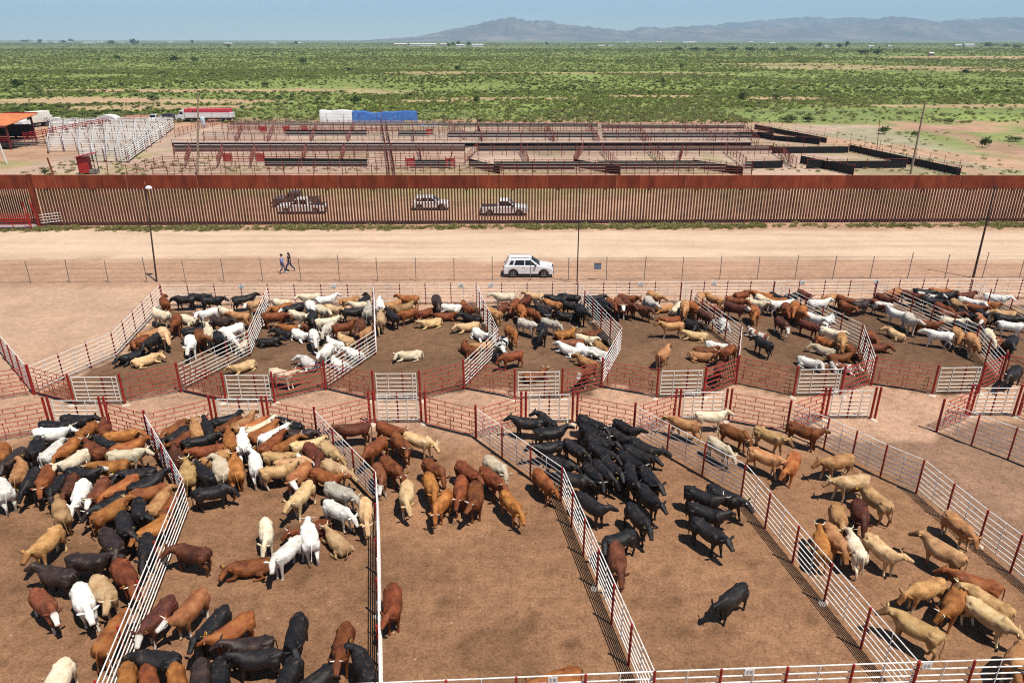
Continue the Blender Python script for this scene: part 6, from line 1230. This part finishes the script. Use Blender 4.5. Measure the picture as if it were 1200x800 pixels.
truck((-75.3, 186.5, 0), .02, 'long white trailer with red upper half behind the working pens', 11.6, 2.1, 2.5, M_CARW, paint('red_trailer_paint', (186, 62, 72), .5, .08), marks=True)
truck((-111.4, 176, 0), 1.2, 'cream box truck parked behind the shed with orange roof', 5.2, 2.4, 2.4, paint('cream_box', (222, 214, 196), .6), paint('cream_box_top', (226, 220, 204), .6), cab=True)
pickup((-108.4, 178, 0), -1.4, 'white truck cab with dark windscreen beside the cream box truck', M_CARW)
pickup((-103.6, 176.5, 0), -1.2, 'white pickup nearest the working pens at far left', M_CARW)
suv((-99.4, 174.2, 0), .3, 'white car parked low between pickup and white canopy tent', M_CARW)
pickup((-89.0, 186.0, 0), -1.5, 'white truck with black windscreen behind the canopy tent', M_CARW)
suv((-87, 190.5, 0), .1, 'dark car parked at the scrub edge behind working pens', M_CARD)
pickup((-82.4, 191.5, 0), .2, 'dark pickup at the scrub edge left of the red and white trailer', M_CARD)
tn = empty('canopy_tent', (-94.1, 174, 0), .1, 'white canopy tent with rounded top and dark opening', 'tent')
n_ = 10; MB().loft([[(2.3 * math.cos(math.pi * i / n_) * (1.04 if 0 < i < n_ else 1), y, 1.5 + 1.35 * math.sin(math.pi * i / n_)) for i in range(n_ + 1)] + [(2.25, y, -.05) if False else (-2.3, y, 0), (2.3, y, 0)] for y in (-1.6, 1.6)]).build('canopy', M_OFFW, tn, smooth=False)
MB().box((.5, -1.62, .95), (1.2, .05, 1.7)).build('opening', M_DARK, tn); MB().tube([(-2.4, -1.65, .06), (2.4, -1.65, .06)], .06, 6).build('ground_bar', M_GALV, tn)  # opening is a dark panel on the closed front, inner shade set as its colour
TW, TB = paint('white_tarp', (224, 222, 220), .6, .06, .8, bump=.3), paint('blue_tarp', (56, 100, 168), .6, .14, .8, dirt=(92, 132, 184), bump=.3)
def tarp(name, x0, x1, hts, m, parent):
    n = 18; rings = []
    for i in range(n + 1):
        f = i / n; x = x0 + (x1 - x0) * f; h = np.interp(f, [q / (len(hts) - 1) for q in range(len(hts))], hts) + .12 * fbm(x, 1, .6)
        rings.append([(x, -1.7 + .15 * fbm(x, 3, .9), .05), (x, -1.45 + .12 * fbm(x, 4, .8), h * .55), (x, -1.2, h - .12), (x, -.5, h + .05 * fbm(x, 5)), (x, .5, h), (x, 1.25, h - .15), (x, 1.6, .05)])
    return MB().loft(rings).build(name, m, parent, smooth=False)
ts = empty('hay_stack', (-47.1, 184.6, 0), 0, 'long hay stack covered by one white and one blue tarp', 'hay stack')
tarp('white_tarp', 0, 7.9, (3.0, 2.8, 3.1, 2.9), TW, ts); tarp('blue_tarp', 8.0, 23.6, (2.7, 2.7, 2.2, 2.6, 2.5, 2.8, 2.6), TB, ts); MB().box((22, -1.6, .32), (2.4, .8, .55)).build('straw_bale', paint('straw', (196, 164, 108), .95, .15, 3.), ts)
bt = MB(); bt.loft([[(-2.2 + i * .7, -.8 + .3 * math.sin(i * 2.1), .03), (-2.2 + i * .7, -.2, .25 + .15 * math.sin(i * 1.7)), (-2.2 + i * .7, .7, .03)] for i in range(8)]); tag(bt.build('tarp_heap', TB, None, (-19.6, 176.6, 0)), 'small crumpled blue tarp lying right of the hay stack', 'tarp')
ml = MB(); rr_ = random.Random(3)
ml.loft([[(-104 + i * 1.25, 193 + 2.1 * math.cos(a) * math.sin(math.pi * i / 16 + .02), max(-.05, (1.1 + .4 * fbm(i, 2, .6)) * math.sin(math.pi * i / 16 + .02) * math.sin(a))) for a in [math.pi * q / 8 for q in range(9)]] for i in range(17)]); tag(ml.build('soil_mound', paint('reddish_mound_soil', (158, 108, 90), .95, .2, .8)), 'long low mound of reddish soil at the scrub edge behind the tent', kind='structure')
wt = empty('water_tank', (-71.9, 173.5, 0), 0, 'pale blue upright water tank right of the wooden utility pole', 'water tank'); MB().tube([(0, 0, .5), (0, 0, .6), (0, 0, 2.2), (0, 0, 2.35)], [.42, .5, .5, .38], 14).build('drum', paint('pale_blue_tank', (188, 206, 216), .5), wt)
for x, y in ((-.35, -.3), (.35, -.3), (.35, .3), (-.35, .3)): rail_inst('leg', (x, y, -.1), (x, y, .55), .05, M_GALV, wt)
LM = ((60, 'orange roofed shed'), (200, 'white working pens'), (340, 'red and white trailer'), (500, 'white and blue tarps'), (640, 'parked white SUV'), (780, 'empty front pens'), (960, 'black cattle herd'), (1080, 'slanting wooden pole'), (9999, 'last wall plates'))
def place_names(items, what):
    px = [600 + 840 * q[0] / q[1] for q in items]; sec = [next(nm for lim, nm in LM if p < lim) for p in px]; out = []
    for i, s_ in enumerate(sec):
        same = [j for j in range(len(items)) if sec[j] == s_]; k = same.index(i)
        out.append('%s above the %s%s' % (what, s_, '' if len(same) == 1 else ', leftmost' if k == 0 else ', rightmost' if k == len(same) - 1 else ', %s from left' % ordn(k)))
    return out
# far houses, trees and single bushes on the plain
M_HW = paint('pale_house_wall', (212, 204, 194), .8, .08); M_HT = paint('tan_house_wall', (186, 164, 140), .8, .1); M_HR = paint('light_metal_roof', (206, 204, 202), .5, .1); M_HD = paint('dark_window', (40, 44, 52), .3)
hs = sorted(HOUSES, key=lambda q: q[0] / q[1]); hl = place_names(hs, 'small pale far house')
TREES.sort(key=lambda q: q[0] / q[1]); tl = place_names(TREES, 'dark far tree'); BUSHES.sort(key=lambda q: q[0] / q[1]); bl = place_names(BUSHES, 'dark rounded scrub bush')
for i, (x, y, w_) in enumerate(hs):
    h = max(3.6, min(5.5, w_ * .22)); d_ = min(12, max(7, w_ * .5)); ho = empty('far_house', (x, y, 0), rng.uniform(-.15, .15), hl[i], 'house', 'far buildings on the plain')
    MB().box((0, 0, h / 2 - .1), (w_, d_, h + .2)).build('wall', M_HW if i % 3 else M_HT, ho); MB().prism([(-d_ / 2 - .5, h), (0, h + d_ * .17), (d_ / 2 + .5, h), (d_ / 2 + .5, h + .2), (0, h + d_ * .17 + .25), (-d_ / 2 - .5, h + .2)], 'x', -w_ / 2 - .4, w_ / 2 + .4).build('roof', M_HR, ho)
    for k in range(max(2, int(w_ / 7))): MB().box((-w_ / 2 + w_ * (k + .5) / max(2, int(w_ / 7)), -d_ / 2 - .01, h * .55), (1.6, .06, 1.3)).build('window', M_HD, ho)
def crown_mesh(seed, n=260, leaf=.07):
    r = random.Random(seed); b = MB(); lobes = [(r.uniform(-.3, .3), r.uniform(-.3, .3), r.uniform(.35, .8), r.uniform(.18, .3)) for _ in range(8)]
    for _ in range(n):
        lx, ly, lz, lr = r.choice(lobes); v = Vector((r.gauss(0, 1), r.gauss(0, 1), r.gauss(0, 1))).normalized() * lr * r.uniform(.5, 1.05); p = Vector((lx, ly, lz)) + v; p.z = max(.04, p.z)
        d = (v + Vector((r.gauss(0, .2), r.gauss(0, .2), r.uniform(0, .3)))).normalized(); e = d.orthogonal().normalized(); e = Matrix.Rotation(r.uniform(0, 6.28), 3, d) @ e; f = d.cross(e); s1 = leaf * r.uniform(.6, 1.4); s2 = s1 * r.uniform(.5, .9)
        b.add([p - e * s1, p + f * s2, p + e * s1, p - f * s2], [(0, 1, 2, 3)])
    return b
CR = [crown_mesh(50 + i).mesh('crown', M_SCRUB[2] if i % 2 else leaf_mat('tree_leaf_%d' % i, (.045, .075, .03), (.07, .105, .038), (.11, .145, .055))) for i in range(4)]
TR = MB().tube([(0, 0, -.02), (.01, 0, .25), (-.02, .01, .5), (.0, .03, .7)], [.03, .024, .018, .006], 6).tube([(-.01, 0, .35), (.12, .04, .55), (.2, .05, .7)], [.014, .010, .004], 5).tube([(0, 0, .3), (-.12, -.05, .52), (-.2, -.06, .66)], [.014, .010, .004], 5).mesh('trunk', M_TWIG)
for i, (x, y, w_, h) in enumerate(sorted(TREES, key=lambda q: q[0] / q[1])):
    t_ = empty('far_tree', (x, y, 0), i * 1.3, tl[i], 'tree', 'far trees on the plain'); h = max(4., h)
    inst('crown', CR[i % 4], t_, scale=(w_ * 1.1, w_ * 1.1, h * 1.1)); inst('trunk', TR, t_, scale=(h, h, h))
for i, (x, y, w_, h) in enumerate(sorted(BUSHES, key=lambda q: q[0] / q[1])):
    t_ = empty('desert_bush', (x, y, 0), i * 1.7, bl[i], 'bush', 'dark bushes standing out of the scrub')
    inst('crown', CR[(i + 1) % 4], t_, scale=(w_ * 1.15, w_ * 1.0, h * 1.25)); inst('trunk', TR, t_, scale=(h, h, h * .9))

# ---------------------------------------------------------------- two people walking on the road
def human(loc, rz, label, stride, arm, top_m, leg_m, shoe_m, hair, hair_long, cap=None, h=1.68, midriff=False, coat_len=.0):
    k = h / 1.70; sk = paint('skin_%s' % ('a' if hair_long else 'b'), (186, 134, 104), .6, .06)
    me = bpy.data.meshes.new('person'); o = bpy.data.objects.new('person', me); o.location = loc; o.rotation_euler = (0, 0, rz); col.objects.link(o); tag(o, label, 'person')
    V = [(0, 0, .95), (0, 0, 1.12), (.01, 0, 1.30), (.01, 0, 1.42), (.02, 0, 1.50), (.03, 0, 1.58), (.035, 0, 1.66)]; Rr = [.135, .115, .135, .10, .052, .085, .075]; E_ = [(0, 1), (1, 2), (2, 3), (3, 4), (4, 5), (5, 6)]
    def add(p, r_, par): V.append(p); Rr.append(r_); E_.append((par, len(V) - 1)); return len(V) - 1
    J = {}
    for s in (-1, 1):
        f = stride * s
        hip = add((.0, .095 * s, .90), .10, 0); kn = add((.10 + f * .22, .10 * s, .50), .062, hip); an = add((f * .46 - .02, .10 * s, .09 + (.06 if f < 0 else 0)), .042, kn); to = add((f * .46 + .15, .11 * s, .035 + (.0 if f > 0 else .0)), .035, an)
        sh = add((.0, .18 * s, 1.40), .055, 3); el = add((-.04 - f * .16 * arm, .23 * s, 1.14), .043, sh); wr = add((.07 - f * .34 * arm, .23 * s, .92), .030, el); pa = add((.09 - f * .37 * arm, .23 * s, .84), .034, wr)
        for q in range(4): add((.10 - f * .38 * arm + .016 * (q - 1.5), .225 * s, .765 - .006 * abs(q - 1.5)), .009, pa)
        add((.125 - f * .37 * arm, .20 * s, .82), .010, pa); J[s] = dict(hip=hip, kn=kn, an=an, to=to, sh=sh, el=el, wr=wr)
    me.from_pydata([(x * k, y * k, z * k) for x, y, z in V], E_, []); me.materials.append(sk)
    m = o.modifiers.new('skin', 'SKIN'); sv = me.skin_vertices[0].data
    for i, r_ in enumerate(Rr): sv[i].radius = (r_ * k, r_ * k); sv[i].use_root = i == 0
    m = o.modifiers.new('sub', 'SUBSURF'); m.levels = 1; m.render_levels = 2
    dg = bpy.context.evaluated_depsgraph_get(); bm_ = bpy.data.meshes.new_from_object(o.evaluated_get(dg)); o.modifiers.clear(); o.data = bm_; bm_.polygons.foreach_set('use_smooth', [True] * len(bm_.polygons))
    P = lambda i: Vector(V[i]) * k
    b = MB(); lo = 1.10 if midriff else .86 - coat_len
    b.loft([[(x * k + w1 * k * math.cos(a), w2 * k * math.sin(a), z * k) for a in [6.283 * i / 14 for i in range(14)]] for x, z, w1, w2 in ((0, lo, .15, .19), (0, (lo + 1.3) / 2, .145, .18), (.01, 1.30, .15, .19), (.01, 1.42, .12, .19), (.015, 1.48, .07, .09))])
    for s in (-1, 1):
        j = J[s]; b.tube([P(j['sh']), P(j['el']), P(j['wr'])] if not midriff else [P(j['sh']), (P(j['sh']) + P(j['el'])) * .5], [.075 * k, .062 * k, .048 * k][:3 if not midriff else 2], 9)
    b.build('shirt', top_m, o, smooth=True)
    t_ = MB(); t_.loft([[(w1 * k * math.cos(a), w2 * k * math.sin(a), z * k) for a in [6.283 * i / 14 for i in range(14)]] for z, w1, w2 in ((.80, .13, .18), (.92, .145, .185), (1.02, .13, .165))])
    for s in (-1, 1): j = J[s]; t_.tube([P(j['hip']) + Vector((0, 0, .05)), P(j['hip']), P(j['kn']), P(j['an'])], [.105 * k, .108 * k, .075 * k, .06 * k], 10)
    t_.build('trousers', leg_m, o, smooth=True)
    for s in (-1, 1): j = J[s]; a, c = P(j['an']), P(j['to']); MB().loft([[Vector((a.x + x, a.y + w2 * math.cos(q), max(.0, a.z - .03 + hh * (.5 + .5 * math.sin(q))))) for q in [6.283 * i / 10 for i in range(10)]] for x, w2, hh in ((-.07, .035, .08), (0, .05, .11), (.10, .052, .075), (.19, .04, .045))]).build('shoe', shoe_m, o)
    hd = Vector((.03, 0, 1.62)) * k; e_ = MB()
    for s in (-1, 1): MB().box(hd + Vector((.083, .03 * s, .0)), (.012, .02, .012)).build('eye', M_TYRE, o)
    MB().loft([[hd + Vector((.078 + d_, y, z)) for y, z in ((-.014, -.035), (.014, -.035), (.006, .015), (-.006, .015))] for d_ in (0, .022)]).build('nose', sk, o); MB().box(hd + Vector((.078, 0, -.058)), (.01, .04, .008)).build('mouth', M_TAIL, o)
    hb_ = MB(); hb_.loft([[hd + Vector((-.012 + r_ * math.cos(a) * 1.05, r_ * math.sin(a), z)) for a in [6.283 * i / 14 for i in range(14)]] for r_, z in ((.088, .005), (.102, .05), (.085, .10), (.04, .125))])
    if hair_long: hb_.loft([[hd + Vector((-.05 - .02 * q + wx * math.cos(a), wy * math.sin(a), z)) for a in [6.283 * i / 12 for i in range(12)]] for q, z, wx, wy in ((0, .05, .07, .10), (1, -.08, .065, .115), (2, -.22, .055, .12), (3, -.36, .045, .10), (3.4, -.44, .02, .06))])
    hb_.build('hair', hair, o, smooth=True)
    if cap: MB().loft([[hd + Vector((r_ * math.cos(a) * 1.08, r_ * math.sin(a), z)) for a in [6.283 * i / 14 for i in range(14)]] for r_, z in ((.108, .045), (.105, .09), (.07, .135), (.02, .145))]).box(hd + Vector((.14, 0, .05)), (.12, .14, .012)).build('cap', cap, o, smooth=True)
    return o
DENIM = paint('blue_denim', (52, 66, 104), .85, .15, 8.); BLK = paint('black_cotton', (24, 22, 26), .85, .1); LAV = paint('lavender_shirt', (126, 130, 178), .85, .12); GREYT = paint('pale_grey_trousers', (120, 116, 124), .85, .15); HAIR = paint('dark_brown_hair', (36, 22, 18), .5, .2); SHOE = paint('white_shoe', (215, 210, 205), .6)
human((-20.1, 60.3, 0), .25, 'person in lavender shirt and dark cap walking beside a long-haired companion', .45, .8, LAV, GREYT, SHOE, HAIR, False, BLK, 1.70, coat_len=.10)
human((-19.6, 60.9, 0), math.pi + .1, 'person with long dark hair, black crop top and jeans striding on the road', .85, .5, BLK, DENIM, SHOE, HAIR, True, None, 1.68, True)
